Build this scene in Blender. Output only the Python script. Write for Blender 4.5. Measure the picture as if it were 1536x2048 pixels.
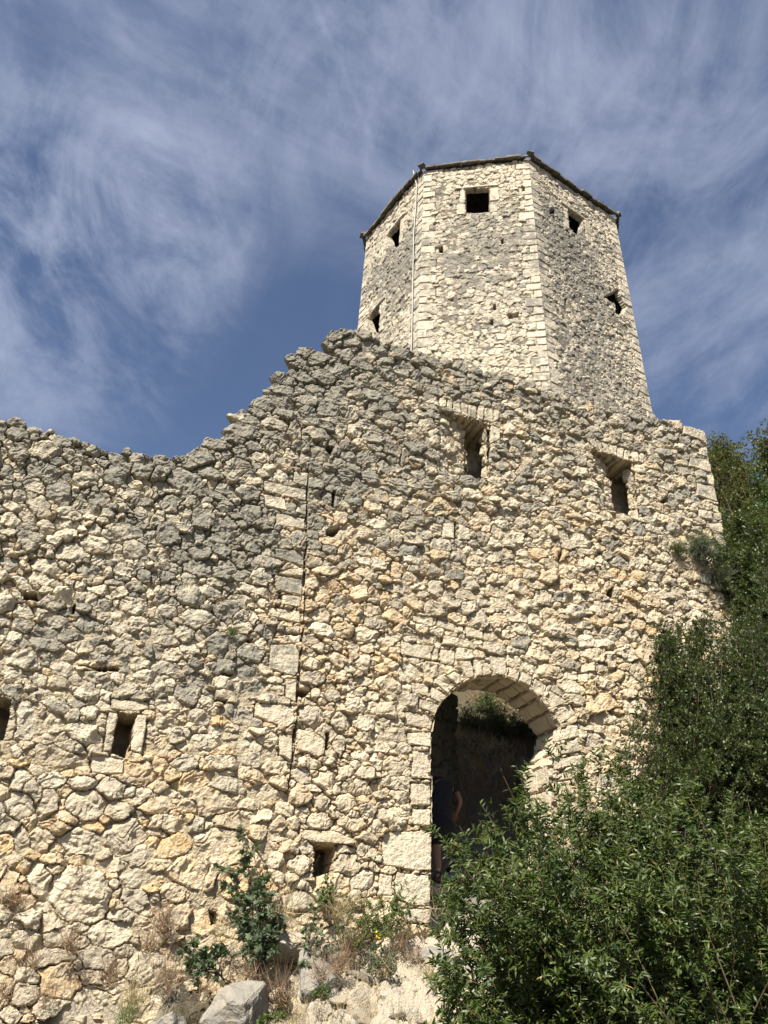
import bpy, math, random
import numpy as np
from math import radians as R_

# ------------------------------------------------------------------ camera, sky, sun, exposure
SC = bpy.context.scene
for o_ in list(bpy.data.objects): bpy.data.objects.remove(o_)
FPX = 1658.0
PITCH, ROLL = R_(30), R_(2.23)
CAM = np.array([0.0, 0.0, 1.6])
F_ = np.array([0, math.cos(PITCH), math.sin(PITCH)]); R0 = np.array([1.0, 0, 0]); U0 = np.array([0, -math.sin(PITCH), math.cos(PITCH)])
RX = math.cos(ROLL)*R0 + math.sin(ROLL)*U0
UX = -math.sin(ROLL)*R0 + math.cos(ROLL)*U0
cam = bpy.data.cameras.new('camera'); camo = bpy.data.objects.new('camera', cam)
SC.collection.objects.link(camo); SC.camera = camo
cam.sensor_fit = 'VERTICAL'; cam.sensor_height = 24.0; cam.lens = 24.0*FPX/2048.0
cam.clip_start = 0.05; cam.clip_end = 3000
from mathutils import Matrix, Vector
camo.matrix_world = Matrix(((RX[0], UX[0], -F_[0], CAM[0]), (RX[1], UX[1], -F_[1], CAM[1]), (RX[2], UX[2], -F_[2], CAM[2]), (0, 0, 0, 1)))

SUN_AZ, SUN_EL = 204.0, 46.0       # azimuth clockwise from +Y
EXPO = 1.12
sd = np.array([math.sin(R_(SUN_AZ))*math.cos(R_(SUN_EL)), math.cos(R_(SUN_AZ))*math.cos(R_(SUN_EL)), math.sin(R_(SUN_EL))])
sl = bpy.data.lights.new('sun', 'SUN'); sl.energy = 5.0; sl.angle = R_(0.53); sl.color = (1.0, 0.94, 0.83)
so = bpy.data.objects.new('sun', sl); SC.collection.objects.link(so)
so.rotation_euler = Vector(sd).to_track_quat('Z', 'Y').to_euler(); so.location = tuple(sd*60)
SC.view_settings.view_transform = 'Standard'; SC.view_settings.look = 'None'
SC.view_settings.gamma = 1.0; SC.view_settings.exposure = EXPO
try: SC.view_settings.use_curve_mapping = False
except Exception: pass

def ray(x, y): return F_ + RX*(x-768)/FPX + UX*(1024-y)/FPX
def unit(v): v = np.asarray(v, float); return v/np.linalg.norm(v)

def make_world():
    w = bpy.data.worlds.new("World"); SC.world = w; w.use_nodes = True
    N = w.node_tree.nodes; L = w.node_tree.links; N.clear()
    out = N.new('ShaderNodeOutputWorld'); bg = N.new('ShaderNodeBackground')
    sky = N.new('ShaderNodeTexSky'); sky.sky_type = 'NISHITA'; sky.sun_disc = False
    sky.sun_elevation = R_(SUN_EL); sky.sun_rotation = R_(SUN_AZ); sky.air_density = 1.0; sky.dust_density = 0.6; sky.ozone_density = 1.6; sky.altitude = 200
    tc = N.new('ShaderNodeTexCoord'); sep = N.new('ShaderNodeSeparateXYZ'); L.new(tc.outputs['Generated'], sep.inputs[0])
    def m(op, a, b=None, clamp=False):
        n = N.new('ShaderNodeMath'); n.operation = op; n.use_clamp = clamp
        for i, v in enumerate((a, b)):
            if v is None: continue
            if isinstance(v, (int, float)): n.inputs[i].default_value = v
            else: L.new(v, n.inputs[i])
        return n.outputs[0]
    zc = m('MAXIMUM', sep.outputs[2], 0.08)
    px = m('DIVIDE', sep.outputs[0], zc); py = m('DIVIDE', sep.outputs[1], zc)
    cb = N.new('ShaderNodeCombineXYZ'); L.new(px, cb.inputs[0]); L.new(py, cb.inputs[1])
    def noise(scale, rot, sx, sy, det, rough, dist, off=(0, 0, 0)):
        mp = N.new('ShaderNodeMapping'); mp.inputs['Rotation'].default_value[2] = rot; mp.inputs['Scale'].default_value = (sx, sy, 1); mp.inputs['Location'].default_value = off
        L.new(cb.outputs[0], mp.inputs[0])
        n = N.new('ShaderNodeTexNoise'); n.inputs['Scale'].default_value = scale; n.inputs['Detail'].default_value = det; n.inputs['Roughness'].default_value = rough; n.inputs['Distortion'].default_value = dist
        L.new(mp.outputs[0], n.inputs['Vector']); return n.outputs['Fac']
    def mr(v, a, b, c=0.0, d=1.0):
        n = N.new('ShaderNodeMapRange'); n.interpolation_type = 'SMOOTHSTEP'; L.new(v, n.inputs[0])
        for i, t in enumerate((a, b, c, d)): n.inputs[i+1].default_value = t
        return n.outputs[0]
    broad = mr(noise(1.3, 0.35, 1.0, 0.8, 10, 0.62, 0.9, (3.1, 0.4, 0)), 0.38, 0.68)
    fine = mr(noise(3.4, 0.30, 1.25, 0.75, 12, 0.66, 1.6, (1.7, 2.2, 0)), 0.34, 0.72)
    wisps = mr(noise(8.5, 0.5, 1.0, 0.55, 10, 0.68, 1.2, (7.7, 1.2, 0)), 0.36, 0.76)
    # soft banks of thin cloud hanging in fixed directions
    blob = None
    for (x, y, rad, amp) in ((130, 560, 0.16, 1.5), (60, 480, .10, .5), (830, 220, 0.15, .65), (1200, 270, 0.14, .65), (1420, 120, 0.2, .35), (1500, 560, .16, .45), (700, 60, .12, .6), (120, 60, .2, .6), (420, 300, .14, .3),
                             (300, 460, .10, .45), (1350, 760, .12, .3), (1000, 80, .16, .5), (640, 560, .10, -.35), (250, 800, .12, -.6), (90, 280, .12, -.2), (1330, 900, .1, -.4), (560, 790, .1, -.3)):
        d = unit(ray(x, y))
        dp = N.new('ShaderNodeVectorMath'); dp.operation = 'DOT_PRODUCT'; dp.inputs[1].default_value = tuple(d); L.new(tc.outputs['Generated'], dp.inputs[0])
        g = mr(dp.outputs['Value'], math.cos(rad*1.5), 1.0, 0.0, amp)
        blob = g if blob is None else m('ADD', blob, g)
    base = m('ADD', m('MULTIPLY', broad, 0.55), m('MULTIPLY', fine, 0.35))
    base = m('ADD', base, m('MULTIPLY', wisps, 0.18))
    dens = m('MULTIPLY', m('POWER', base, 1.25), m('MAXIMUM', m('ADD', blob, 0.34), 0.05))
    # faint contrails: thin bands lying along great circles
    for (a, b, wd, amp, c) in (((628, 0), (725, 235), 0.006, 0.22, (680, 110)), ((575, 60), (520, 140), 0.006, .10, (545, 110)), ((1010, 40), (860, 330), .012, .10, (930, 190))):
        n_ = unit(np.cross(ray(*a), ray(*b)))
        dp = N.new('ShaderNodeVectorMath'); dp.operation = 'DOT_PRODUCT'; dp.inputs[1].default_value = tuple(n_); L.new(tc.outputs['Generated'], dp.inputs[0])
        ab = m('ABSOLUTE', m('ADD', dp.outputs['Value'], m('MULTIPLY', m('SUBTRACT', wisps, 0.5), 0.004)))
        band = mr(ab, 0.0, wd, 1.0, 0.0)
        dq = N.new('ShaderNodeVectorMath'); dq.operation = 'DOT_PRODUCT'; dq.inputs[1].default_value = tuple(unit(ray(*c))); L.new(tc.outputs['Generated'], dq.inputs[0])
        ln = mr(dq.outputs['Value'], math.cos(0.13), math.cos(0.03), 0.0, amp)
        dens = m('ADD', dens, m('MULTIPLY', m('MULTIPLY', band, ln), m('ADD', fine, .4)))
    mix = N.new('ShaderNodeMix'); mix.data_type = 'RGBA'
    L.new(m('DIVIDE', m('MULTIPLY', dens, 0.95), m('ADD', m('MULTIPLY', dens, 0.75), 1.0)), mix.inputs['Factor'])
    hs = N.new('ShaderNodeMix'); hs.data_type = 'RGBA'; hs.blend_type = 'MULTIPLY'; hs.inputs['Factor'].default_value = 1.0
    L.new(sky.outputs[0], hs.inputs['A']); hs.inputs['B'].default_value = SKY_TINT
    L.new(hs.outputs['Result'], mix.inputs['A']); mix.inputs['B'].default_value = CLOUD_COL
    L.new(mix.outputs['Result'], bg.inputs['Color']); bg.inputs['Strength'].default_value = SKY_STR
    L.new(bg.outputs[0], out.inputs['Surface'])
SKY_STR = 0.055
SKY_TINT = (1.02, .99, 1.04, 1)
CLOUD_COL = (4.7, 5.15, 6.6, 1)
make_world()

# ------------------------------------------------------------------ helpers
COL = SC.collection
def link(name, me, mat=None, parent=None):
    o = bpy.data.objects.new(name, me); COL.objects.link(o)
    if me is not None and mat is not None:
        for mm in (mat if isinstance(mat, (list, tuple)) else [mat]): me.materials.append(mm)
    if parent is not None:
        o.parent = parent
        o.matrix_parent_inverse = Matrix.Translation(-Vector(parent.location))
    return o
def thing(name, label, cat, loc=(0, 0, 0), group=None):
    o = bpy.data.objects.new(name, None); COL.objects.link(o); o.location = tuple(float(v) for v in loc); o.empty_display_size = .3
    return tag(o, label, cat, group)
def tag(o, label=None, cat=None, group=None, kind=None):
    if label: o['label'] = label
    if cat: o['category'] = cat
    if group: o['group'] = group
    if kind: o['kind'] = kind
    return o
def mesh_from(name, V, Fq, attrs=None, smooth=False):
    """V (n,3); Fq (m,3|4) int array"""
    V = np.ascontiguousarray(V, dtype=np.float32); Fq = np.ascontiguousarray(Fq, dtype=np.int32)
    me = bpy.data.meshes.new(name); k = Fq.shape[1]
    me.vertices.add(len(V)); me.vertices.foreach_set('co', V.ravel())
    me.loops.add(Fq.size); me.loops.foreach_set('vertex_index', Fq.ravel())
    me.polygons.add(len(Fq)); me.polygons.foreach_set('loop_start', np.arange(0, Fq.size, k, dtype=np.int32))
    try: me.polygons.foreach_set('loop_total', np.full(len(Fq), k, dtype=np.int32))
    except Exception: pass
    if attrs:
        for an, av in attrs.items():
            a = me.attributes.new(an, 'FLOAT_COLOR', 'POINT'); a.data.foreach_set('color', np.ascontiguousarray(av, dtype=np.float32).ravel())
    me.update(calc_edges=True)
    if smooth: me.polygons.foreach_set('use_smooth', np.ones(len(Fq), bool))
    else: me.polygons.foreach_set('use_smooth', np.zeros(len(Fq), bool))
    return me
def submesh(name, V, Fq, attrs, smooth=False):
    if len(Fq) == 0: return None
    ids, inv = np.unique(Fq.ravel(), return_inverse=True)
    return mesh_from(name, V[ids], inv.reshape(Fq.shape), {k: a[ids] for k, a in attrs.items()}, smooth)

_tabs = {}
def vnoise(x, y, seed=0):
    if seed not in _tabs: _tabs[seed] = np.random.RandomState(seed+11).rand(256, 256).astype(np.float32)
    T = _tabs[seed]
    xi = np.floor(x).astype(np.int64); yi = np.floor(y).astype(np.int64)
    fx = (x-xi).astype(np.float32); fy = (y-yi).astype(np.float32)
    fx = fx*fx*(3-2*fx); fy = fy*fy*(3-2*fy)
    a = xi & 255; b = yi & 255; a1 = (a+1) & 255; b1 = (b+1) & 255
    return (T[a, b]*(1-fx)+T[a1, b]*fx)*(1-fy) + (T[a, b1]*(1-fx)+T[a1, b1]*fx)*fy
def fbm(x, y, sc, octv=4, seed=0, gain=.5):
    s = 0; a = 1; t = 0
    for i in range(octv):
        c, d = math.cos(.6*i+.3), math.sin(.6*i+.3)
        s = s + a*(vnoise((x*c-y*d)*sc+i*17.3, (x*d+y*c)*sc+i*5.1, seed+i)-.5); t += a; a *= gain; sc *= 2.03
    return s/t*2          # about -1..1
def sstep(x, a, b):
    t = np.clip((x-a)/(b-a), 0, 1); return t*t*(3-2*t)
def poly_sd(X, Y, P):
    """signed distance, negative inside"""
    P = np.asarray(P, float); n = len(P); d = np.full(X.shape, 1e9); ins = np.zeros(X.shape, bool)
    for i in range(n):
        ax, ay = P[i]; bx, by = P[(i+1) % n]; ex, ey = bx-ax, by-ay
        wx, wy = X-ax, Y-ay
        t = np.clip((wx*ex+wy*ey)/(ex*ex+ey*ey+1e-12), 0, 1)
        d = np.minimum(d, (wx-ex*t)**2+(wy-ey*t)**2)
        c = ((ay > Y) != (by > Y)); 
        with np.errstate(divide='ignore', invalid='ignore'):
            xi = (bx-ax)*(Y-ay)/(by-ay+(1e-12 if by == ay else 0))+ax
        ins ^= (c & (X < xi))
    d = np.sqrt(d); return np.where(ins, -d, d)

# wall frame
WN = unit([-.332, .9433, 0]); WD = np.array([WN[1], -WN[0], 0.0]); WDIST = 10.0
def wpix(x, y, D=WDIST):
    v = ray(x, y); t = (D - CAM@WN)/(v@WN); P = CAM+t*v; return np.array([P@WD, P[2]])
def wpt(u, v, dep=0.0):
    return WN*(WDIST+dep) + WD*u + np.array([0, 0, 1.0])*v
def pix_at(x, y, D):
    """3D point on the ray through a photo pixel at distance D along the wall's inward normal"""
    v = ray(x, y); t = (D - CAM@WN)/(v@WN); return CAM+t*v

# ------------------------------------------------------------------ materials
def nodes(name):
    m = bpy.data.materials.new(name); m.use_nodes = True; nt = m.node_tree
    for n in list(nt.nodes): nt.nodes.remove(n)
    out = nt.nodes.new('ShaderNodeOutputMaterial'); b = nt.nodes.new('ShaderNodeBsdfPrincipled'); nt.links.new(b.outputs[0], out.inputs[0])
    return m, nt, b, out
class G:
    def __init__(s, nt): s.nt = nt; s.N = nt.nodes; s.L = nt.links
    def set(s, inp, v):
        if isinstance(v, bpy.types.NodeSocket): s.L.new(v, inp)
        else: inp.default_value = v
    def coord(s, kind='Object'): return s.N.new('ShaderNodeTexCoord').outputs[kind]
    def noise(s, vec, scale, det=4, rough=.55, dist=0.0, col=False):
        n = s.N.new('ShaderNodeTexNoise'); s.set(n.inputs['Vector'], vec)
        n.inputs['Scale'].default_value = scale; n.inputs['Detail'].default_value = det; n.inputs['Roughness'].default_value = rough; n.inputs['Distortion'].default_value = dist
        return n.outputs['Color' if col else 'Fac']
    def voro(s, vec, scale, feat='F1'):
        n = s.N.new('ShaderNodeTexVoronoi'); n.feature = feat; s.set(n.inputs['Vector'], vec); n.inputs['Scale'].default_value = scale
        return n.outputs['Distance'], (n.outputs['Color'] if feat == 'F1' else None)
    def math(s, op, a, b=0.0, clamp=False):
        n = s.N.new('ShaderNodeMath'); n.operation = op; n.use_clamp = clamp; s.set(n.inputs[0], a); s.set(n.inputs[1], b); return n.outputs[0]
    def rng(s, v, a, b, c=0.0, d=1.0):
        n = s.N.new('ShaderNodeMapRange'); n.interpolation_type = 'SMOOTHSTEP'; s.set(n.inputs[0], v)
        for i, t in enumerate((a, b, c, d)): n.inputs[i+1].default_value = t
        return n.outputs[0]
    def mix(s, f, a, b, mode='MIX'):
        n = s.N.new('ShaderNodeMix'); n.data_type = 'RGBA'; n.blend_type = mode; s.set(n.inputs['Factor'], f)
        for k, v in (('A', a), ('B', b)):
            if isinstance(v, tuple) and len(v) == 3: v = v+(1,)
            s.set(n.inputs[k], v)
        return n.outputs['Result']
    def attr(s, name):
        n = s.N.new('ShaderNodeAttribute'); n.attribute_name = name; sp = s.N.new('ShaderNodeSeparateColor'); s.L.new(n.outputs['Color'], sp.inputs[0])
        return sp.outputs[0], sp.outputs[1], sp.outputs[2], n.outputs['Alpha']
    def bump(s, h, strength=.4, dist=.01, normal=None):
        n = s.N.new('ShaderNodeBump'); n.inputs['Strength'].default_value = strength; n.inputs['Distance'].default_value = dist; s.set(n.inputs['Height'], h)
        if normal is not None: s.L.new(normal, n.inputs['Normal'])
        return n.outputs[0]

def stone_material(name, cream, cream2, grey, warm, mortar, bump=.7, scale=1.0):
    m, nt, b, out = nodes(name); g = G(nt); co = g.coord('Object')
    lich, wrm, mor, rnd = g.attr('tone')
    n1 = g.noise(co, 9*scale, 6, .6, .3); n2 = g.noise(co, 45*scale, 5, .65); n3 = g.noise(co, 150*scale, 3, .6)
    c = g.mix(g.rng(rnd, 0.0, 1.0), cream, cream2)
    c = g.mix(g.rng(n1, .35, .7), c, g.mix(.5, c, (.38, .325, .245)))
    wn = g.math('MULTIPLY', wrm, g.rng(n1, .25, .6))
    c = g.mix(wn, c, warm)
    # pits and flecks in the limestone
    c = g.mix(g.rng(n2, .56, .70, 0, .6), c, (.25, .215, .16)); c = g.mix(g.rng(n3, .60, .75, 0, .5), c, (.14, .12, .09))
    # grey lichen crust
    lf = g.math('ADD', lich, g.math('MULTIPLY', g.math('SUBTRACT', n2, .5), .9))
    lf = g.math('ADD', lf, g.math('MULTIPLY', g.math('SUBTRACT', n1, .5), 1.0))
    lf = g.rng(lf, .24, .78, 0, .86)
    gc = g.mix(g.rng(n3, .3, .7), grey, tuple(v*1.75 for v in grey))
    c = g.mix(g.math('MULTIPLY', lf, g.math('SUBTRACT', 1.0, g.math('MULTIPLY', mor, .6))), c, gc)
    mc = g.mix(g.rng(n2, .3, .7), mortar, tuple(v*.62 for v in mortar))
    c = g.mix(mor, c, g.mix(g.math('MULTIPLY', lf, .55), mc, grey))
    g.set(b.inputs['Base Color'], c); b.inputs['Roughness'].default_value = .92
    try: b.inputs['Specular IOR Level'].default_value = .2
    except Exception: pass
    h = g.math('ADD', g.math('MULTIPLY', n2, 1.3), g.math('MULTIPLY', n3, .5))
    vd, _ = g.voro(co, 38*scale); h = g.math('ADD', h, g.math('MULTIPLY', vd, .5))
    g.set(b.inputs['Normal'], g.bump(h, bump, .022/scale))
    return m
M_STONE = stone_material('limestone_rubble', (.57, .50, .372), (.40, .35, .262), (.142, .135, .112), (.55, .37, .18), (.43, .36, .25))
M_TOWER = stone_material('tower_limestone', (.58, .515, .405), (.42, .375, .30), (.13, .125, .108), (.48, .39, .26), (.19, .165, .125), .6, .6)
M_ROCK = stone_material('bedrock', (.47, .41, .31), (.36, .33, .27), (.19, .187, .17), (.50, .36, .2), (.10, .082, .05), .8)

# ------------------------------------------------------------------ masonry: every stone is a small relief of its own
class Stones:
    """stones: centre, 2x2 metric M (|M.(p-c)| = 1 on the outline), r, grey, warm, extra height, flatness"""
    def __init__(s): s.c = []; s.M = []; s.r = []; s.grey = []; s.warm = []; s.dh = []; s.flat = []; s.pw = []
    def add(s, c, a, b, grey=-1, warm=-1, dh=0.0, flat=0.0, pw=2.6):
        a = np.asarray(a, float); b = np.asarray(b, float)
        A = np.array([[a[0], b[0]], [a[1], b[1]]]); s.c.append(np.asarray(c, float)); s.M.append(np.linalg.inv(A)); s.r.append(math.sqrt(abs(np.linalg.det(A))))
        s.grey.append(grey); s.warm.append(warm); s.dh.append(dh); s.flat.append(flat); s.pw.append(pw)
def q_of(M, du, dv, pw):
    """gauge of a random convex polygon (pw seeds its corners)"""
    a = M[0, 0]*du+M[0, 1]*dv; b = M[1, 0]*du+M[1, 1]*dv
    r = random.Random(pw); K = r.choice((6, 6, 7, 8)); o = (math.pi/2 if r.random() < .55 else r.uniform(0, 6.28))+r.uniform(-.12, .12); q = None
    for k in range(K):
        th = o+(k+r.uniform(-.27, .27))*2*math.pi/K; c = r.uniform(.84, 1.02)
        v = (math.cos(th)*a+math.sin(th)*b)/c
        q = v if q is None else np.maximum(q, v)
    return q

def masonry(u0, u1, v0, v1, res, S, polys, size, grey, warm, mortar, seed, classes=(1.3, 1.0, .78, .58, .42, .3), holes=(), relief=1.0, joint=.072, jw=.015, aspect=1.85, mlevel=-.02, keepout=None, gap=.80):
    """returns dict of grids. size/grey/warm/mortar: functions of (U,V) arrays.
       polys: list of dict(p=poly, grey, warm, dh, g=group). holes: list of (poly, depth)."""
    rs = np.random.RandomState(seed)
    # ---- dart throwing on a coarse raster
    cr = max(.02, res*1.6); nu, nv = int((u1-u0)/cr)+1, int((v1-v0)/cr)+1
    cu = u0+np.arange(nu)*cr; cv = v0+np.arange(nv)*cr
    D = np.full((nu, nv), 9.0, np.float32)
    def upd(D, gu, gv, st, i, k=2.4):
        c = S.c[i]; M = S.M[i]; r = S.r[i]; A = np.linalg.inv(M); ex = (abs(A[0, 0])+abs(A[0, 1]))*k*.8+.05; ey = (abs(A[1, 0])+abs(A[1, 1]))*k*.8+.05
        i0 = max(0, int((c[0]-ex-gu[0])/st)); i1 = min(len(gu), int((c[0]+ex-gu[0])/st)+2); j0 = max(0, int((c[1]-ey-gv[0])/st)); j1 = min(len(gv), int((c[1]+ey-gv[0])/st)+2)
        return i0, i1, j0, j1
    def dd(i, U, V): return (q_of(S.M[i], U-S.c[i][0], V-S.c[i][1], S.pw[i])-1)*S.r[i]
    def addD(i):
        i0, i1, j0, j1 = upd(D, cu, cv, cr, i)
        if i1 <= i0 or j1 <= j0: return
        np.minimum(D[i0:i1, j0:j1], dd(i, cu[i0:i1, None], cv[None, j0:j1]), out=D[i0:i1, j0:j1])
    for i in range(len(S.c)): addD(i)
    CU, CV = np.meshgrid(cu, cv, indexing='ij')
    for p in polys: 
        P = np.asarray(p['p']); i0 = max(0, int((P[:, 0].min()-.5-u0)/cr)); i1 = max(0, int((P[:, 0].max()+.5-u0)/cr)+1); j0 = max(0, int((P[:, 1].min()-.5-v0)/cr)); j1 = max(0, int((P[:, 1].max()+.5-v0)/cr)+1)
        if i0 >= nu or j0 >= nv or i1 <= 0 or j1 <= 0: continue
        sdp = poly_sd(CU[i0:i1, j0:j1], CV[i0:i1, j0:j1], P)
        D[i0:i1, j0:j1] = np.minimum(D[i0:i1, j0:j1], sdp+.02)
    if keepout is not None: D = np.minimum(D, keepout(CU, CV))
    SZ = size(CU, CV)
    for k, sc in enumerate(classes):
        need = gap if k < 3 else gap*.92
        cand = np.argwhere(D > need*SZ*sc*.9)
        if len(cand) == 0: continue
        frac = (.16, .4, .8, 1, 1, 1)[min(k, 5)]
        rs.shuffle(cand); cand = cand[:int(len(cand)*frac)]
        for (a, b) in cand:
            r = SZ[a, b]*sc
            if D[a, b] <= need*r*.9: continue
            r *= rs.uniform(.88, 1.15); asp = aspect*math.exp(rs.normal(0, .34)); an = rs.normal(0, .13)+(rs.choice([0, .5, -.5, 1.2]) if rs.rand() < .10 else 0)
            ca, sa = math.cos(an), math.sin(an); w, h = r*math.sqrt(asp), r/math.sqrt(asp)
            S.add((cu[a]+rs.uniform(-.5, .5)*cr, cv[b]+rs.uniform(-.5, .5)*cr), (ca*w, sa*w), (-sa*h, ca*h), pw=rs.randint(1, 10**6)); addD(len(S.c)-1)
    n = len(S.c)
    # ---- fine raster
    NU, NV = int(round((u1-u0)/res))+1, int(round((v1-v0)/res))+1
    gu = u0+np.arange(NU)*res; gv = v0+np.arange(NV)*res
    GU, GV = np.meshgrid(gu, gv, indexing='ij')
    WU = GU+.022*fbm(GU, GV, 6, 3, seed+1)+.014*fbm(GU, GV, 26, 3, seed+2, .7); WV = GV+.022*fbm(GU, GV, 6, 3, seed+5)+.014*fbm(GU, GV, 26, 3, seed+6, .7)
    d1 = np.full((NU, NV), 9.0, np.float32); d2 = np.full((NU, NV), 9.0, np.float32); sid = np.full((NU, NV), -1, np.int32)
    for i in range(n):
        i0, i1, j0, j1 = upd(None, gu, gv, res, i, 3.0)
        if i1 <= i0 or j1 <= j0: continue
        q = dd(i, WU[i0:i1, j0:j1], WV[i0:i1, j0:j1]).astype(np.float32)
        a = d1[i0:i1, j0:j1]; b = d2[i0:i1, j0:j1]; s_ = sid[i0:i1, j0:j1]
        w = q < a
        b[...] = np.where(w, a, np.minimum(b, q)); a[...] = np.where(w, q, a); s_[...] = np.where(w, i, s_)
    e = (d2-d1)*.5; e = np.minimum(e, .5)
    gr = np.array(S.grey, float); wr = np.array(S.warm, float); C = np.array(S.c); rr = np.array(S.r); fl = np.array(S.flat); dh = np.array(S.dh)
    gfield = grey(C[:, 0], C[:, 1]); wfield = warm(C[:, 0], C[:, 1])
    gr = np.where(gr < 0, np.clip(gfield+rs.normal(0, .26, n), 0, 1), gr); wr = np.where(wr < 0, np.clip(wfield+rs.normal(0, .28, n), 0, 1), wr)
    K = 5
    mag = rs.uniform(.25, .95, (n, K)); mag[:, 0] = np.abs(rs.normal(0, .13, n)); th_ = rs.uniform(0, 6.283, (n, 1))+np.arange(K)[None]*2.1+rs.normal(0, .35, (n, K))
    sl_ = np.stack([np.cos(th_), np.sin(th_)], -1)*(mag*(1-.7*fl)[:, None])[..., None]
    A_ = mag*(1-.7*fl)[:, None]*rr[:, None]*rs.uniform(.68, 1.35, (n, K)); A_[:, 0] = .012+.07*rr
    base = rs.normal(0, .017, n)*(1-.7*fl)+dh
    rnd = rs.rand(n)
    s0 = np.maximum(sid, 0)
    du = GU-C[s0, 0]; dv = GV-C[s0, 1]
    pl = np.full((NU, NV), 9.0, np.float32)
    for k in range(K): pl = np.minimum(pl, A_[s0, k]+sl_[s0, k, 0]*du+sl_[s0, k, 1]*dv)
    pl = np.clip(pl, -.05, .05)
    hst = base[s0]+pl*relief; FL = fl[s0]; GR = gr[s0]; WR = wr[s0]; RN = rnd[s0]
    grp = np.zeros((NU, NV), np.int16); ashlar = np.zeros((NU, NV), np.float32)
    ng = n
    for p in polys:
        P = np.asarray(p['p'], float); pad = .12
        i0 = max(0, int((P[:, 0].min()-pad-u0)/res)); i1 = min(NU, int((P[:, 0].max()+pad-u0)/res)+2); j0 = max(0, int((P[:, 1].min()-pad-v0)/res)); j1 = min(NV, int((P[:, 1].max()+pad-v0)/res)+2)
        if i1 <= i0 or j1 <= j0: continue
        X = .5*GU[i0:i1, j0:j1]+.5*WU[i0:i1, j0:j1]; Y = .5*GV[i0:i1, j0:j1]+.5*WV[i0:i1, j0:j1]
        s_ = poly_sd(X, Y, P); ins = s_ < 0
        E = e[i0:i1, j0:j1]; E[...] = np.where(ins, -s_+.004, np.minimum(E, s_+.004))
        g_ = rs.normal(0, .035, 2); c_ = P.mean(0)
        hp = p.get('dh', 0)+rs.normal(0, .008)+np.clip(g_[0]*(X-c_[0])+g_[1]*(Y-c_[1]), -.03, .03)
        hst[i0:i1, j0:j1] = np.where(ins, hp, hst[i0:i1, j0:j1])
        for arr, v in ((FL, .8), (GR, p.get('grey', .12)), (WR, p.get('warm', .12)), (RN, p.get('rnd', rs.uniform(0, .6)))):
            a = arr[i0:i1, j0:j1]; a[...] = np.where(ins, v, a)
        a = grp[i0:i1, j0:j1]; a[...] = np.where(ins, p.get('g', 0), a)
        a = sid[i0:i1, j0:j1]; a[...] = np.where(ins, ng, a); asl = ashlar[i0:i1, j0:j1]; asl[...] = np.maximum(asl, 1-sstep(s_, .01, .04))
        C = np.vstack([C, c_]); ng += 1
    MO = np.clip(mortar(GU, GV)+.08+.30*fbm(GU, GV, 2.5, 3, seed+9), 0, 1)*(1-.62*ashlar)
    RR = np.clip(rr[s0]/.15, .55, 1.25); jwid = jw*(1-.45*FL)*RR**.6
    jwid = jwid*(1+.9*ashlar)
    t = np.clip(e/jwid, 0, 1); drop = .045*ashlar*(1-t)**1.5+ joint*RR*(.22*(1-t)+.78*(1-t)**2.5)*(1-.35*FL)
    rough = fbm(GU+RN*9, GV+RN*5, 16, 4, seed+12, .62)
    ridge = 1-np.abs(fbm(GU+RN*7, GV, 8, 3, seed+20))*2
    mid = fbm(GU+RN*3, GV-RN*4, 9, 3, seed+50, .6)
    stp = fbm(GU+RN*11, GV+RN*2, 5.5, 2, seed+55)*3; stp = (np.floor(stp)+sstep(stp-np.floor(stp), .75, 1.0))/3
    h = hst-drop-.07*(1-t)**4*np.clip(1-MO*1.3, 0, 1)*(1-.5*FL)*np.clip(ashlar*-1+1.2, 0, 1)+rough*(.017-.005*FL)*relief**.5+(ridge-.5)*(.014-.012*FL)*relief+mid*(.011-.006*FL)*relief**.5+stp*(.042-.036*FL)*relief
    ml = mlevel+.004-.085*(1-MO)+.018*fbm(GU, GV, 22, 4, seed+30, .65)+.018*fbm(GU, GV, 5, 2, seed+33)
    ml = np.where(MO < .22, -.2, ml)
    mm = sstep(ml-h, -.004, .006)*(e < .07)
    h = np.where((ml > h) & (e < .08), ml, h)
    # lichen keeps off the freshly broken rims
    gfl = grey(GU[::4, ::4], GV[::4, ::4]); gfl = np.repeat(np.repeat(gfl, 4, 0), 4, 1)[:NU, :NV]
    li = GR*.72+gfl*.48-.11+.22*fbm(GU, GV, 1.3, 2, seed+39)*gfl+.28*fbm(GU, GV, 3.2, 3, seed+40)+.3*fbm(GU+RN*5, GV, 9, 2, seed+41)-.30*(1-np.clip(e/.03, 0, 1))
    wa = .95*WR*(.85+.5*fbm(GU, GV, 4, 3, seed+44))
    tone = np.stack([np.clip(li, 0, 1), np.clip(wa, 0, 1), np.clip(mm, 0, 1), np.clip(RN, 0, 1)], -1)
    for hole_ in holes:
        P, dep = hole_[0], hole_[1]; P = np.asarray(P, float); i0 = max(0, int((P[:, 0].min()-.1-u0)/res)); i1 = min(NU, int((P[:, 0].max()+.1-u0)/res)+2); j0 = max(0, int((P[:, 1].min()-.1-v0)/res)); j1 = min(NV, int((P[:, 1].max()+.1-v0)/res)+2)
        if i1 <= i0 or j1 <= j0: continue
        s_ = poly_sd(WU[i0:i1, j0:j1], WV[i0:i1, j0:j1], P); H = h[i0:i1, j0:j1]; H[...] = np.where(s_ < 0, dep, H-.03*np.exp(-np.maximum(s_, 0)/.02))
        if len(hole_) > 2: gsl = grp[i0:i1, j0:j1]; gsl[...] = np.where(s_ < .03, hole_[2], gsl)
    return dict(U=GU, V=GV, h=h, tone=tone, sid=sid, C=C, grp=grp, e=e, NU=NU, NV=NV)

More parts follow.
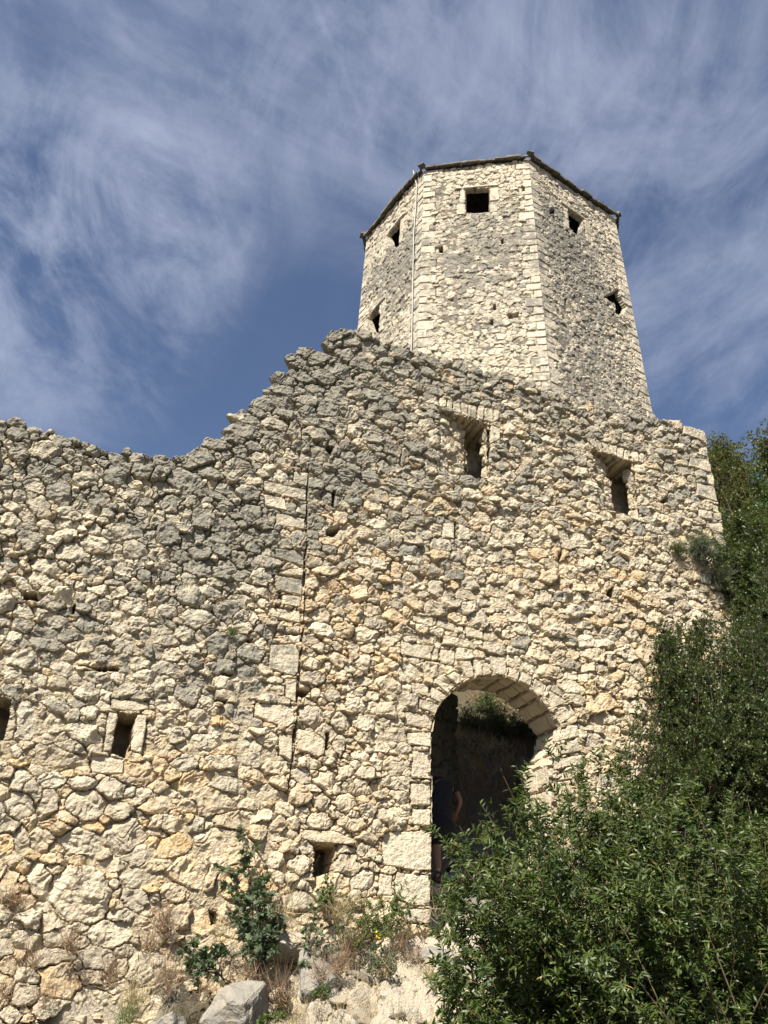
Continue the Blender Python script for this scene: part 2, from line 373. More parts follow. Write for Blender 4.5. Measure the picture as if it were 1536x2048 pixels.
def grid_faces(NU, NV):
    idx = np.arange(NU*NV, dtype=np.int32).reshape(NU, NV)
    return np.stack([idx[:-1, :-1], idx[1:, :-1], idx[1:, 1:], idx[:-1, 1:]], -1).reshape(-1, 4)
def idw(anchors, power=3.0, to=None):
    """anchors (x,y,val) in photo pixels on the wall -> function of (u,v)"""
    A = np.array([(*(wpix(x, y) if to is None else to(x, y)), v) for x, y, v in anchors])
    def f(U, V):
        n = 0; d = 0
        for (a, b, c) in A:
            w = 1/((U-a)**2+(V-b)**2+.02)**(power/2); n = n+w*c; d = d+w
        return n/d
    return f
# ------------------------------------------------------------------ the wall: stones read off the photograph
# each row: centre x y, width, height, slope (deg, falling to the right), grey 0-9, warm 0-9   (tile pixels)
TILES = [
 ((0, 800), 4.8, """60 145 140 60 10 7 0;160 210 200 90 5 8 0;335 275 170 100 5 6 0;490 250 140 40 10 5 0;490 295 90 50 5 5 0;635 305 180 70 20 7 0;810 370 140 80 15 7 0;590 390 290 120 25 7 0;150 320 300 130 20 7 0;435 480 340 240 10 5 2;70 420 120 80 10 1 0;25 510 80 140 0 1 0;180 520 200 150 20 5 0;755 500 110 90 10 6 0;895 490 160 110 10 5 0;980 430 200 90 20 7 0;1140 440 150 110 15 7 0;1140 395 100 40 0 6 0;1290 450 130 100 5 4 0;1420 480 110 60 5 7 0;725 570 260 110 20 2 0;120 620 140 70 25 1 0;60 680 130 150 0 7 0;430 680 430 150 8 7 0;190 735 110 90 -15 1 0;640 660 150 60 10 2 0;870 560 60 40 0 1 0;985 595 160 80 15 7 0;1130 560 250 120 22 7 0;1310 560 160 100 5 3 0;930 655 130 80 15 1 0;820 765 280 190 0 1 1;1120 720 250 210 0 9 0;1400 690 300 160 8 8 0;970 800 55 75 15 0 0;1065 825 130 70 15 1 0;1310 810 150 100 0 4 1;1440 800 130 60 0 3 0;320 810 270 160 20 4 0;60 860 150 200 10 3 0;200 920 150 120 15 5 0;580 890 290 240 20 9 0;730 850 80 70 0 2 0;1080 900 70 60 0 1 0;950 940 310 160 8 6 0;1240 905 240 130 5 5 0;1450 890 150 100 -5 2 0;380 1010 260 200 20 0 0;490 970 130 50 20 3 0;650 1090 250 150 15 5 0;120 1020 230 90 20 1 0;1185 1025 130 90 0 4 0;1040 1085 170 80 5 6 0;870 1120 180 90 5 2 0;1165 1110 160 40 -15 3 0;1400 1090 270 160 10 4 0;90 1150 260 170 25 1 0;265 1120 160 100 10 2 0;430 1210 200 160 10 1 0;620 1180 250 90 12 3 0;640 1285 220 110 5 1 0;790 1245 90 80 0 4 0;925 1240 160 110 5 4 0;1200 1250 380 190 10 4 0;90 1270 180 90 5 2 0;290 1350 280 190 5 5 0;1470 1290 180 200 5 8 0;520 1360 170 100 15 4 0;915 1370 320 170 8 3 0;690 1460 340 200 10 0 0;60 1410 170 150 10 3 0;1125 1420 110 110 0 1 0;1290 1435 270 170 12 4 0;480 1470 90 70 0 0 0;190 1465 120 50 0 0 0;235 1515 100 60 0 0 1;330 1490 90 50 0 0 1;100 1580 220 170 15 6 0;430 1590 380 190 15 5 0;945 1540 150 140 10 4 0;1120 1525 180 80 5 1 0;1490 1510 150 130 15 4 0;690 1605 80 90 0 5 0;860 1640 280 160 10 6 0;1245 1550 80 80 0 0 0;1340 1590 130 100 5 4 0;1180 1640 230 140 15 3 0;1460 1590 130 70 0 0 0;1050 1660 90 100 0 1 0"""),
 ((0, 1120), 4.8, """30 160 120 110 20 1 0;215 230 200 170 15 2 0;140 330 150 115 0 6 0;20 300 60 160 0 1 0;430 290 120 90 0 2 0;615 330 220 160 5 3 0;660 200 130 90 0 2 0;775 245 120 90 5 0 0;830 360 220 140 20 3 0;945 285 220 110 8 1 0;1100 225 190 80 0 8 0;1155 310 190 100 -15 0 0;1300 265 190 120 0 5 0;1400 160 180 130 0 7 0;1470 320 170 160 15 2 0;1120 415 60 80 0 0 0;1010 420 150 130 0 4 0;1290 440 290 190 8 3 0;800 460 210 120 8 6 0;225 490 290 180 10 4 0;500 420 300 140 10 4 0;1475 480 90 110 0 1 0;540 580 300 150 10 7 0;985 540 130 110 15 1 0;840 620 320 160 12 7 0;1150 540 160 110 0 1 0;1135 650 180 160 10 2 0;1325 600 190 140 5 1 0;1480 580 120 80 0 8 0;230 620 260 150 15 4 0;140 740 170 140 0 0 0;30 680 100 120 0 1 0;670 740 300 130 8 7 0;940 780 150 110 5 8 0;1370 730 210 100 5 6 0;450 820 400 150 10 6 0;1190 830 290 150 8 4 0;1450 880 180 140 10 8 0;245 960 420 210 12 4 0;110 1090 250 150 15 3 0;950 930 420 120 10 7 0;1330 990 240 130 5 3 0;600 1030 280 180 15 2 0;910 1110 330 120 5 1 0;1140 1130 150 130 0 4 0;1390 1120 260 150 10 2 0;380 1150 230 150 20 5 0;130 1260 260 160 8 5 0;820 1270 320 170 10 4 0;1230 1250 250 130 5 1 0;1450 1260 150 130 0 1 0;330 1305 100 110 0 5 1;550 1390 300 150 15 9 0;1005 1310 120 110 5 1 0;870 1460 190 140 5 0 0;240 1560 310 400 5 4 0;510 1560 270 220 5 1 2;800 1650 360 210 15 2 0;450 1700 120 70 0 1 0"""),
 ((300, 880), 4.8, """440 40 90 60 0 6 0;640 40 280 120 12 7 0;860 110 190 150 10 8 0;1150 50 210 110 15 7 0;1060 160 220 130 5 1 0;1360 140 180 120 10 2 0;1290 220 240 130 10 4 3;1180 170 60 70 0 5 0;485 160 310 150 10 8 0;660 150 100 110 0 6 0;850 250 300 180 10 5 2;1450 60 200 100 15 1 0;1490 190 110 150 0 2 0;370 230 150 90 15 7 0;250 170 70 70 0 6 0;130 200 280 120 15 8 0;60 330 200 160 20 7 0;160 300 80 60 0 3 0;340 390 360 250 20 9 0;580 310 290 130 18 8 0;660 245 90 60 0 0 0;1140 260 130 90 0 1 0;1085 330 160 100 15 1 0;1270 345 180 130 10 2 0;800 370 150 100 10 5 0;530 395 60 60 0 0 0;600 420 150 110 0 2 1;710 460 220 130 12 7 0;990 400 190 100 10 1 1;950 500 250 160 12 6 0;210 500 230 60 12 4 0;40 500 100 110 0 2 0;650 535 230 80 12 7 0;200 600 230 180 8 6 0;400 575 150 120 10 4 0;545 580 140 60 8 6 0;550 635 110 60 0 0 0;730 640 190 120 15 8 0;820 590 110 80 0 1 0;970 690 240 210 12 7 0;350 700 130 110 0 1 0;230 745 180 90 5 2 0;520 750 290 200 10 5 0;640 700 90 100 0 3 0;60 740 200 150 10 4 0;1160 750 90 120 0 3 0;760 800 220 160 20 9 0;330 850 210 110 15 3 0;470 920 180 140 20 1 0;150 910 370 210 10 9 0;700 930 260 150 8 9 0;985 860 190 90 5 6 0;1160 930 220 160 0 9 0;930 930 200 70 12 6 0;1410 950 170 170 10 6 0;1300 900 100 90 0 3 1;350 1010 150 80 -10 5 0;690 1070 190 150 10 8 0;960 1030 230 110 20 6 0;480 1080 240 140 10 7 0;100 1060 200 60 12 2 0;300 1110 210 120 0 7 0;100 1130 200 130 12 3 0;855 1120 170 150 10 6 5;620 1140 90 80 0 0 0;1130 1080 110 110 0 2 0;1110 1170 370 130 12 4 0;450 1230 320 170 8 6 0;730 1230 250 160 0 5 0;240 1200 90 60 0 3 0;50 1215 110 100 0 1 0;230 1260 110 50 0 5 0;870 1290 190 130 -10 7 0;1070 1330 220 200 0 4 0;170 1320 160 110 5 8 0;30 1320 90 110 0 7 0;380 1330 180 160 10 3 0;510 1340 70 60 0 0 0;640 1370 200 100 12 1 0;280 1320 50 60 0 0 0;70 1350 50 60 0 0 0;170 1420 150 100 10 2 0;990 1430 480 110 15 1 0;590 1440 240 140 15 3 0;80 1480 220 170 15 2 0;380 1490 310 210 15 5 0;720 1470 60 50 0 0 0;880 1520 290 110 10 4 2;1080 1560 120 100 0 0 1;560 1560 90 50 0 2 0;1200 1560 120 50 10 0 0;150 1640 220 150 5 6 0;310 1630 80 70 0 0 0;730 1620 310 190 8 5 0"""),
 ((300, 1200), 4.8, """1040 100 140 50 0 5 2;990 170 110 140 0 0 1;1160 220 230 60 12 0 2;445 180 360 220 5 2 0;60 190 180 80 0 6 0;200 230 120 90 0 6 0;690 250 110 150 0 0 0;880 260 240 140 5 1 1;1120 290 250 130 5 5 0;100 290 220 110 5 3 0;150 390 260 150 10 3 0;330 330 180 150 5 1 0;480 340 100 120 0 0 0;660 420 260 270 10 7 0;390 480 220 130 0 3 0;860 360 150 100 0 5 0;1070 420 160 130 5 1 1;960 510 320 210 8 6 0;70 490 170 150 0 7 0;430 620 180 120 5 8 0;690 640 290 150 5 6 0;150 650 330 140 0 4 0;470 770 290 150 8 5 0;700 790 190 130 20 0 0;1190 760 200 80 15 1 1;985 840 320 180 5 5 0;190 790 140 110 0 0 0;70 830 150 250 0 1 0;540 970 200 110 5 0 0;190 1000 300 160 0 2 0;480 1110 250 170 8 0 0;1050 1260 250 100 5 1 2;790 1220 170 90 10 1 1;540 1360 390 190 5 2 0;240 1310 170 170 15 6 0;950 1400 400 160 5 0 0;140 1180 280 110 0 1 0;90 1350 180 170 0 0 4;80 1600 220 230 0 0 8;700 1560 400 160 10 0 1;1200 1610 330 170 5 0 4;320 1560 260 200 0 1 0"""),
 ((0, 1350), 2.363, """265 390 320 120 8 0 2;340 345 160 80 10 1 0;75 360 50 90 0 0 0;100 485 120 100 0 2 0;240 500 140 90 5 3 0;390 505 150 70 3 1 0;530 530 140 100 5 2 0;615 560 45 80 0 0 0;690 560 120 50 0 0 0;810 560 100 40 0 0 1;900 570 70 40 15 0 1;1080 520 180 90 8 0 0;80 620 180 150 5 3 0;235 600 110 180 5 0 1;400 620 190 170 5 0 1;570 635 140 100 0 2 1;740 620 180 90 -5 1 5;890 620 110 80 10 0 4;1270 560 190 90 8 0 2;20 800 90 170 0 0 9;100 780 80 190 5 0 1;195 780 110 160 5 0 4;380 790 220 140 0 1 0;590 770 220 190 0 0 1;790 700 200 90 -5 1 3;930 710 80 80 -30 0 0;1090 690 180 110 8 0 4;830 810 220 140 -8 0 9;650 850 140 110 -15 0 0;185 980 120 210 5 0 2;380 1040 320 320 0 2 1;40 990 130 170 0 0 5;640 960 170 110 0 1 0;640 1060 170 130 0 2 0;760 950 90 60 0 0 6;810 1030 150 90 0 1 4;1000 960 80 140 10 0 5;970 1160 180 160 20 0 8;140 1150 140 100 0 0 1;20 1140 70 110 0 0 1;530 1220 260 150 -5 0 1;720 1240 130 180 0 0 3;840 1340 150 140 0 0 4;130 1250 160 90 0 0 2;280 1240 160 100 -10 0 1;240 1340 280 110 -5 0 0;40 1370 120 120 0 0 3;440 1420 120 90 0 0 2;570 1380 120 90 0 0 1;115 1510 150 120 0 0 1;230 1580 190 120 -10 0 1;440 1540 190 140 -5 0 1;40 1610 150 100 0 0 2;370 1640 150 60 0 0 1"""),
 ((560, 1280), 4.8, """375 70 150 130 0 1 1;300 120 220 80 8 0 2;550 50 140 100 0 0 2;715 80 130 110 0 0 1;845 80 150 110 10 0 2;560 150 280 90 5 0 4;800 210 180 180 5 1 2;940 180 90 80 0 0 4;300 230 190 130 10 0 2;460 240 110 110 0 0 1;680 270 150 100 0 0 1;985 270 180 100 0 0 8;1110 160 150 70 0 0 8;1050 90 180 70 0 0 4;320 370 270 150 8 3 1;590 350 160 130 20 0 4;690 390 50 90 0 0 1;820 390 200 140 5 0 1;350 510 100 150 0 0 2;510 530 180 140 0 3 0;640 470 100 100 0 1 1;760 490 120 90 0 0 1;900 530 150 100 0 0 1;735 620 230 150 0 0 0;210 570 70 60 0 0 0;480 640 180 60 15 0 4;305 720 290 220 20 1 0;590 790 220 180 15 1 1;820 800 230 190 5 0 0;800 940 230 110 5 0 3;570 1000 170 230 0 0 1;980 1030 200 110 8 0 1;770 1110 190 120 15 0 1;290 1180 260 130 10 0 3;480 1180 120 100 10 0 2;630 1140 90 50 0 0 2;150 1170 70 50 0 0 1;210 1300 220 180 8 1 0;450 1350 230 200 0 0 2;645 1240 180 120 8 0 2;830 1280 190 160 15 0 1;620 1395 80 120 0 0 1;775 1420 220 180 10 0 2;930 1170 120 200 -15 0 1;200 1490 230 200 5 0 4;400 1550 200 180 5 0 1;625 1560 230 210 15 0 2;855 1630 200 170 5 0 1;960 1490 150 80 0 0 1"""),
 ((500, 1500), 3.072, """205 365 150 80 5 0 2;325 385 100 70 0 0 2;165 450 120 110 0 0 4;270 450 100 80 0 0 3;430 440 200 110 5 0 3;500 395 60 60 0 0 2;625 455 200 100 8 0 4;780 470 90 90 0 0 1;170 540 120 60 0 0 2;260 510 90 70 0 0 2;600 525 80 50 0 0 2;720 550 150 90 5 0 2;590 610 120 60 0 0 2;240 600 130 80 -10 0 5;345 600 100 80 0 0 1;150 595 70 40 0 0 5;160 680 110 100 0 0 2;310 710 160 140 0 0 1;600 705 180 150 0 0 2;750 640 90 90 0 0 2;770 725 80 60 0 0 2;710 710 40 40 0 0 2;160 790 150 110 0 0 2;330 830 160 70 0 0 1;700 800 190 130 -30 0 0;290 930 240 130 0 1 0"""),
 ((780, 1230), 3.657, """960 195 190 110 8 9 0"""),
]
# dressed blocks, as outlines:  (tile origin, scale, grey, warm, extra height, group, [polys])
# groups: 1 doorway arch and jambs, 2 first window head, 3 second window head, 4 corner quoins
ASHLAR = [
 ((300, 880), 4.8, .3, .05, .004, 8, [((1370, 285), (1528, 312), (1518, 462), (1372, 402)), ((1092, 390), (1512, 470), (1510, 585), (1320, 545), (1085, 480)), ((1085, 503), (1310, 553), (1325, 690), (1100, 630)), ((1210, 690), (1503, 750), (1497, 870), (1200, 820)), ((1415, 600), (1510, 602), (1505, 735), (1385, 690))]),
 ((300, 880), 4.8, .65, .05, .004, 8, [((1192, 1030), (1493, 1060), (1487, 1215), (1190, 1130)), ((1190, 1290), (1477, 1330), (1470, 1500), (1212, 1450))]),
 ((300, 880), 4.8, .25, .1, .004, 8, [((1330, 1235), (1482, 1235), (1480, 1325), (1215, 1272)), ((1272, 1483), (1468, 1505), (1460, 1615), (1255, 1590)), ((1130, 1602), (1458, 1632), (1452, 1760), (1120, 1690))]),
 ((300, 1200), 4.8, .45, .05, .004, 8, [((1290, 250), (1450, 232), (1450, 430), (1370, 420), (1280, 305)), ((1150, 415), (1380, 410), (1442, 500), (1430, 700), (1380, 740), (1140, 660))]),
 ((300, 1200), 4.8, .15, .1, .004, 8, [((1302, 742), (1422, 750), (1408, 1000), (1305, 950)), ((1000, 980), (1402, 1012), (1395, 1170), (1310, 1230), (990, 1120)), ((1232, 1272), (1378, 1282), (1366, 1545), (1222, 1490))]),
 ((0, 1120), 4.8, .05, .1, .02, 7, [((1065, 1325), (1440, 1370), (1452, 1430), (1330, 1462), (1145, 1445), (1050, 1425)), ((1040, 1445), (1145, 1460), (1098, 1850), (985, 1840)), ((1300, 1470), (1420, 1485), (1370, 1870), (1245, 1840))]),
 ((0, 1350), 2.363, .25, .05, .01, 0, [((430, 372), (600, 392), (590, 470), (425, 462))]),
 ((560, 1280), 4.8, .0, .25, .015, 0, [((165, 830), (330, 868), (450, 950), (440, 1090), (370, 1130), (160, 1070))]),
 ((500, 1500), 3.072, 0, .25, .03, 0, [((305, 480), (520, 495), (640, 545), (640, 585), (400, 575), (310, 540))]),
 ((500, 1500), 3.072, 0, .05, .01, 1, [((1000, 0), (1122, 0), (1122, 190), (1005, 175)), ((985, 200), (1122, 196), (1122, 348), (990, 348)), ((1000, 358), (1122, 356), (1121, 475), (1000, 462)), ((820, 500), (1121, 482), (1121, 745), (1040, 750), (800, 705)), ((890, 745), (1120, 768), (1118, 960), (1000, 962), (885, 905)), ((800, 750), (884, 762), (878, 905), (790, 900)), ((900, 972), (1116, 966), (1116, 1080), (950, 1060))]),
 ((780, 1230), 3.657, .03, .08, .01, 1, [((165, 990), (312, 990), (312, 1180), (160, 1200)), ((130, 852), (312, 850), (312, 976), (140, 950)), ((205, 605), (372, 658), (340, 735), (205, 680)), ((100, 695), (338, 742), (315, 838), (110, 800)), ((160, 480), (300, 500), (290, 605), (150, 570)), ((300, 510), (432, 588), (375, 652), (292, 610)), ((330, 450), (482, 520), (432, 582), (320, 490)), ((405, 445), (475, 402), (562, 470), (485, 520)), ((490, 330), (600, 320), (626, 452), (565, 472)), ((606, 320), (664, 330), (686, 447), (628, 455)), ((670, 350), (716, 335), (750, 438), (688, 447)), ((720, 285), (862, 310), (860, 457), (752, 437)), ((868, 370), (960, 400), (935, 482), (863, 457)), ((966, 402), (1052, 450), (1032, 532), (940, 482)), ((1060, 452), (1166, 500), (1132, 608), (1036, 535)), ((1172, 540), (1310, 638), (1192, 692), (1134, 612)), ((1194, 696), (1330, 645), (1370, 722), (1246, 802)), ((1190, 855), (1370, 782), (1400, 890), (1180, 940)), ((1212, 958), (1382, 900), (1400, 992), (1230, 1030)), ((1172, 1060), (1400, 1012), (1442, 1080), (1200, 1140)), ((1222, 1160), (1332, 1132), (1352, 1200), (1232, 1215))]),
 ((780, 1230), 3.657, .08, .1, 0, 0, [((80, 180), (310, 222), (310, 330), (75, 290)), ((316, 230), (366, 240), (360, 332), (312, 326)), ((371, 240), (490, 252), (485, 360), (370, 340)), ((170, 0), (330, 20), (326, 95), (160, 40)), ((345, 20), (490, 60), (480, 120), (340, 85)), ((390, 140), (620, 190), (620, 245), (390, 210)), ((550, 70), (690, 120), (690, 190), (560, 160)), ((500, 70), (545, 76), (545, 132), (500, 120)), ((1380, 420), (1460, 425), (1458, 505), (1378, 495)), ((1392, 795), (1500, 800), (1510, 850), (1400, 850))]),
 ((800, 780), 2.793, .35, .03, .012, 2, [((218, 35), (261, 48), (254, 106), (214, 96)), ((263, 50), (299, 58), (290, 121), (257, 108)), ((301, 55), (341, 60), (345, 131), (292, 122)), ((343, 62), (380, 75), (376, 146), (347, 134)), ((384, 80), (434, 88), (426, 166), (378, 152)), ((436, 80), (472, 90), (465, 172), (430, 166)), ((475, 95), (521, 102), (521, 186), (468, 172)), ((523, 110), (558, 120), (548, 176), (524, 180))]),
 ((800, 780), 2.793, .35, .03, .012, 3, [((1050, 265), (1086, 270), (1110, 332), (1070, 320)), ((1090, 270), (1120, 285), (1140, 346), (1112, 335)), ((1122, 285), (1165, 300), (1176, 357), (1142, 348)), ((1168, 305), (1211, 311), (1211, 381), (1178, 358)), ((1214, 315), (1255, 325), (1246, 387), (1212, 380)), ((1258, 325), (1290, 338), (1275, 396), (1247, 388)), ((1292, 335), (1335, 345), (1335, 405), (1290, 400)), ((1340, 345), (1370, 350), (1365, 410), (1340, 405))]),
 ((800, 780), 2.793, .2, .0, .02, 0, [((505, 190), (560, 215), (562, 282), (470, 322)), ((240, 735), (308, 735), (305, 838), (240, 830)), ((326, 740), (392, 770), (395, 840), (326, 838))]),
 ((1260, 820), 4.267, .3, .0, .02, 4, [((450, 135), (650, 185), (668, 280), (440, 205)), ((580, 315), (680, 300), (697, 412), (555, 370)), ((500, 400), (700, 425), (722, 545), (490, 480)), ((650, 540), (727, 548), (750, 655), (645, 620)), ((565, 620), (755, 665), (780, 800), (555, 740)), ((700, 800), (782, 808), (800, 900), (690, 860)), ((570, 850), (680, 860), (700, 945), (590, 930)), ((640, 965), (812, 960), (822, 1060), (700, 1040)), ((700, 1060), (826, 1065), (850, 1190), (760, 1170)), ((590, 1385), (705, 1400), (700, 1500), (590, 1480)), ((712, 1400), (880, 1410), (930, 1600), (712, 1520))]),
 ((1260, 820), 4.267, .5, .0, .02, 0, [((0, 880), (100, 910), (140, 975), (0, 930))]),
]
HOLES_PX = [  # pits: outlines in photo pixels, depth in metres
 ([(0, 1392), (22, 1402), (17, 1440), (8, 1480), (-40, 1480), (-40, 1385)], -.75),
 ([(239, 1425), (272, 1432), (263, 1475), (255, 1513), (222, 1505), (230, 1465)], -.75),
 ([(627, 1687), (671, 1692), (668, 1757), (655, 1745), (627, 1754)], -.7),
 ([(596, 1374), (622, 1380), (612, 1395), (597, 1392)], -.5),
 ([(588, 1453), (594, 1453), (593, 1482), (587, 1484)], -.4), ([(653, 1463), (661, 1463), (659, 1497), (653, 1494)], -.4),
 ([(156, 1329), (180, 1331), (237, 1337), (236, 1343), (200, 1340), (160, 1333)], -.35),
 ([(46, 1184), (72, 1186), (78, 1198), (48, 1200)], -.35), ([(147, 1208), (152, 1210), (150, 1228), (146, 1225)], -.3),
 ([(441, 1345), (466, 1348), (462, 1351), (445, 1350)], -.25), ([(652, 889), (668, 893), (664, 908), (651, 903)], -.4),
 ([(911, 1044), (915, 1044), (914, 1074), (910, 1075)], -.4), ([(1214, 1183), (1229, 1173), (1226, 1195), (1213, 1190)], -.4),
 ([(1124, 1085), (1127, 1100), (1120, 1125), (1117, 1120)], -.2), ([(650, 1060), (682, 1052), (672, 1072), (655, 1073)], -.35),
 ([(665, 978), (671, 980), (669, 1010), (664, 1009)], -.35), ([(494, 1275), (505, 1276), (500, 1284), (495, 1283)], -.3),
 ([(557, 1190), (566, 1188), (564, 1200), (558, 1196)], -.3), ([(570, 1265), (598, 1266), (596, 1271), (575, 1270)], -.3),
 ([(1320, 1000), (1338, 992), (1342, 1004), (1325, 1006)], -.2), ([(420, 1820), (435, 1822), (433, 1846), (422, 1850)], -.25),
 ([(425, 1395), (455, 1400), (452, 1405), (428, 1402)], -.2),
]
SEAM = [wpix(600, 690)[0], wpix(617, 935), wpix(603, 1280), wpix(590, 1490), wpix(572, 1580)]
TOPLINE = [(-60, 808), (0, 826), (60, 842), (130, 862), (200, 884), (260, 898), (300, 905), (365, 908), (400, 888), (440, 865), (455, 828), (500, 795), (540, 750), (585, 700), (640, 682), (672, 655), (725, 655), (800, 690), (900, 712), (1000, 742), (1100, 780), (1200, 812), (1300, 832), (1400, 856), (1416, 860)]
TOPUV = np.array([wpix(x, y) for x, y in TOPLINE]); o_ = np.argsort(TOPUV[:, 0]); TOPUV = TOPUV[o_]
TOPUV = np.vstack([[-8, 7.98], TOPUV])
U_END = 9.86
ARCH_PX = [(865, 1462), (868, 1440), (876, 1418), (890, 1398), (908, 1380), (932, 1364), (958, 1355), (984, 1352), (1008, 1354), (1034, 1364), (1060, 1379), (1082, 1398), (1100, 1421), (1112, 1440), (1121, 1452)]
ARCH_UV = [wpix(*p) for p in ARCH_PX]
UJL = 4.31; UJR = 6.02
ARCH_PROF = [np.array([UJL, 1.2]), np.array([UJL, 3.0]), np.array([UJL, 4.40])]+ARCH_UV+[np.array([6.22, 4.70]), np.array([6.10, 4.52]), np.array([UJR, 4.36]), np.array([UJR, 3.0]), np.array([UJR, 1.2])]
WIN1 = [wpix(*p) for p in ((882, 826), (979, 851), (962, 951), (880, 947))]
WIN2 = [wpix(*p) for p in ((1183, 893), (1272, 921), (1238, 1014), (1190, 1004))]
WIN1 = [np.array([4.42, 9.86]), np.array([5.34, 9.80]), np.array([5.30, 8.76]), np.array([4.42, 8.66])]
WIN2 = [np.array([7.30, 9.86]), np.array([8.16, 9.80]), np.array([8.13, 8.68]), np.array([7.34, 8.70])]

S = Stones()
rs0 = np.random.RandomState(5)
def in_tile_to_uv(org, sc, x, y): return wpix(org[0]+x/sc, org[1]+y/sc)
for org, sc, txt in TILES:
    for row in txt.split(';'):
        cx, cy, w, h, an, gy, wm = (float(t) for t in row.split())
        if an == 0 and abs(w-h) < 200: an = 6
        ca, sa = math.cos(R_(an)), math.sin(R_(an))
        c = in_tile_to_uv(org, sc, cx, cy)
        a = in_tile_to_uv(org, sc, cx+ca*w/2, cy+sa*w/2)-c; b = in_tile_to_uv(org, sc, cx-sa*h/2, cy+ca*h/2)-c
        gg = gy/9*.95+(rs0.uniform(-.05, .05) if gy else 0)
        S.add(c, a*.95, b*.95, grey=max(0, gg), warm=wm/9, flat=0 if not (gy == 0 and wm == 0 and w*h/sc/sc > 1200) else .2, pw=rs0.randint(1, 10**6))
POLY = []
for org, sc, gy, wm, dh, gp, pp in ASHLAR:
    for p in pp:
        q_ = np.array([in_tile_to_uv(org, sc, x, y) for x, y in p]); c_ = q_.mean(0); q_ = c_+(q_-c_)*(1-.016/np.maximum(np.linalg.norm(q_-c_, axis=1, keepdims=True), .04))+rs0.normal(0, .004, q_.shape)
        POLY.append(dict(p=q_, grey=float(np.clip(gy+rs0.normal(0, .10), 0, 1)), warm=wm, dh=dh+rs0.normal(0, .006), g=gp))
HOLES = [([wpix(x, y) for x, y in P], -.45 if d < -.38 else d) for P, d in HOLES_PX]
f_size = idw([(-100, 1000, .17), (100, 950, .16), (100, 1200, .15), (300, 1350, .15), (200, 1700, .2), (500, 1700, .2), (450, 1000, .14), (560, 800, .11), (650, 1150, .088), (700, 1000, .088), (700, 1300, .1), (700, 1550, .12), (840, 1520, .11), (650, 750, .115), (800, 760, .10), (1000, 1000, .088), (1000, 850, .085), (900, 1150, .095), (1000, 1250, .10), (1300, 1000, .09), (1250, 1200, .10), (1200, 1400, .11), (1350, 880, .09), (1100, 800, .08)])
f_grey = idw([(0, 870, 0.79), (100, 960, 0.89), (230, 950, 1.00), (350, 960, 1.00), (420, 1080, 1.00), (540, 1080, 0.95), (600, 1060, 0.65), (100, 1150, 0.41), (200, 1250, 0.59), (500, 1300, 0.59), (100, 1400, 0.41), (300, 1550, 0.06), (100, 1700, 0.00), (500, 1600, 0.00), (700, 1500, 0.07), (560, 760, 1.00), (660, 700, 1.00), (760, 720, 0.91), (700, 930, 0.89), (700, 850, 0.71), (900, 960, 0.59), (880, 1080, 0.56), (1050, 900, 0.44), (1000, 1100, 0.30), (1050, 1280, 0.29), (1200, 1200, 0.30), (1350, 890, 0.65), (1300, 1050, 0.39), (1250, 1400, 0.06), (900, 1300, 0.06), (850, 790, 0.65), (1100, 810, 0.71), (1200, 830, 0.71), (950, 730, 0.89), (750, 1150, 0.35), (650, 1250, 0.18), (640, 1180, 0.30)])
f_warm = idw([(100, 1800, .4), (500, 1480, .28), (900, 1290, .22), (600, 1400, .3), (1000, 1180, .2), (150, 1550, .3), (1150, 1450, .25), (800, 1180, .3), (700, 1250, .6), (740, 1300, .65), (650, 1600, .5), (50, 1700, .6), (330, 1530, .6), (340, 1690, .8), (430, 1750, .6), (200, 1850, .3), (1180, 1300, .35), (1250, 1350, .35), (100, 1000, .02), (400, 1000, .02), (600, 750, .03), (900, 900, .06), (1000, 1100, .14), (1300, 1000, .1), (850, 1450, .1), (300, 1350, .06), (700, 1050, .3), (1000, 780, .02), (1200, 1180, .3)])
f_mort = idw([(0, 1000, .05), (200, 950, .05), (400, 1000, .05), (540, 850, .15), (100, 1150, .2), (100, 1300, .85), (300, 1380, .9), (500, 1450, 1), (500, 1560, .85), (250, 1600, .4), (100, 1800, .45), (300, 1750, .85), (450, 1750, .9), (120, 1900, .2), (650, 1150, .45), (700, 1000, .6), (680, 1250, .15), (700, 1310, .12), (650, 1600, .0), (720, 1550, .05), (810, 1500, 1), (820, 1400, .9), (850, 1250, .75), (900, 1000, .5), (1000, 1200, .72), (1000, 900, .15), (650, 780, .1), (1200, 900, .18), (1300, 1200, .35), (1150, 1500, .8), (1250, 1350, .2), (1200, 1100, .3), (780, 1620, .7), (450, 1200, .2), (1050, 1300, .8), (330, 950, .05)])
def keep(CU, CV):
    d = poly_sd(CU, CV, np.array(ARCH_PROF)); d = np.minimum(d, poly_sd(CU, CV, np.array(WIN1))); d = np.minimum(d, poly_sd(CU, CV, np.array(WIN2)))
    return d+.03
RES = .0108
WU0, WU1, WV0, WV1 = -4.0, 9.95, .5, 11.7
g = masonry(WU0, WU1, WV0, WV1, RES, S, POLY, f_size, f_grey, f_warm, f_mort, 101, holes=HOLES, classes=(1.45, 1.05, .78, .56, .40, .27), keepout=keep)

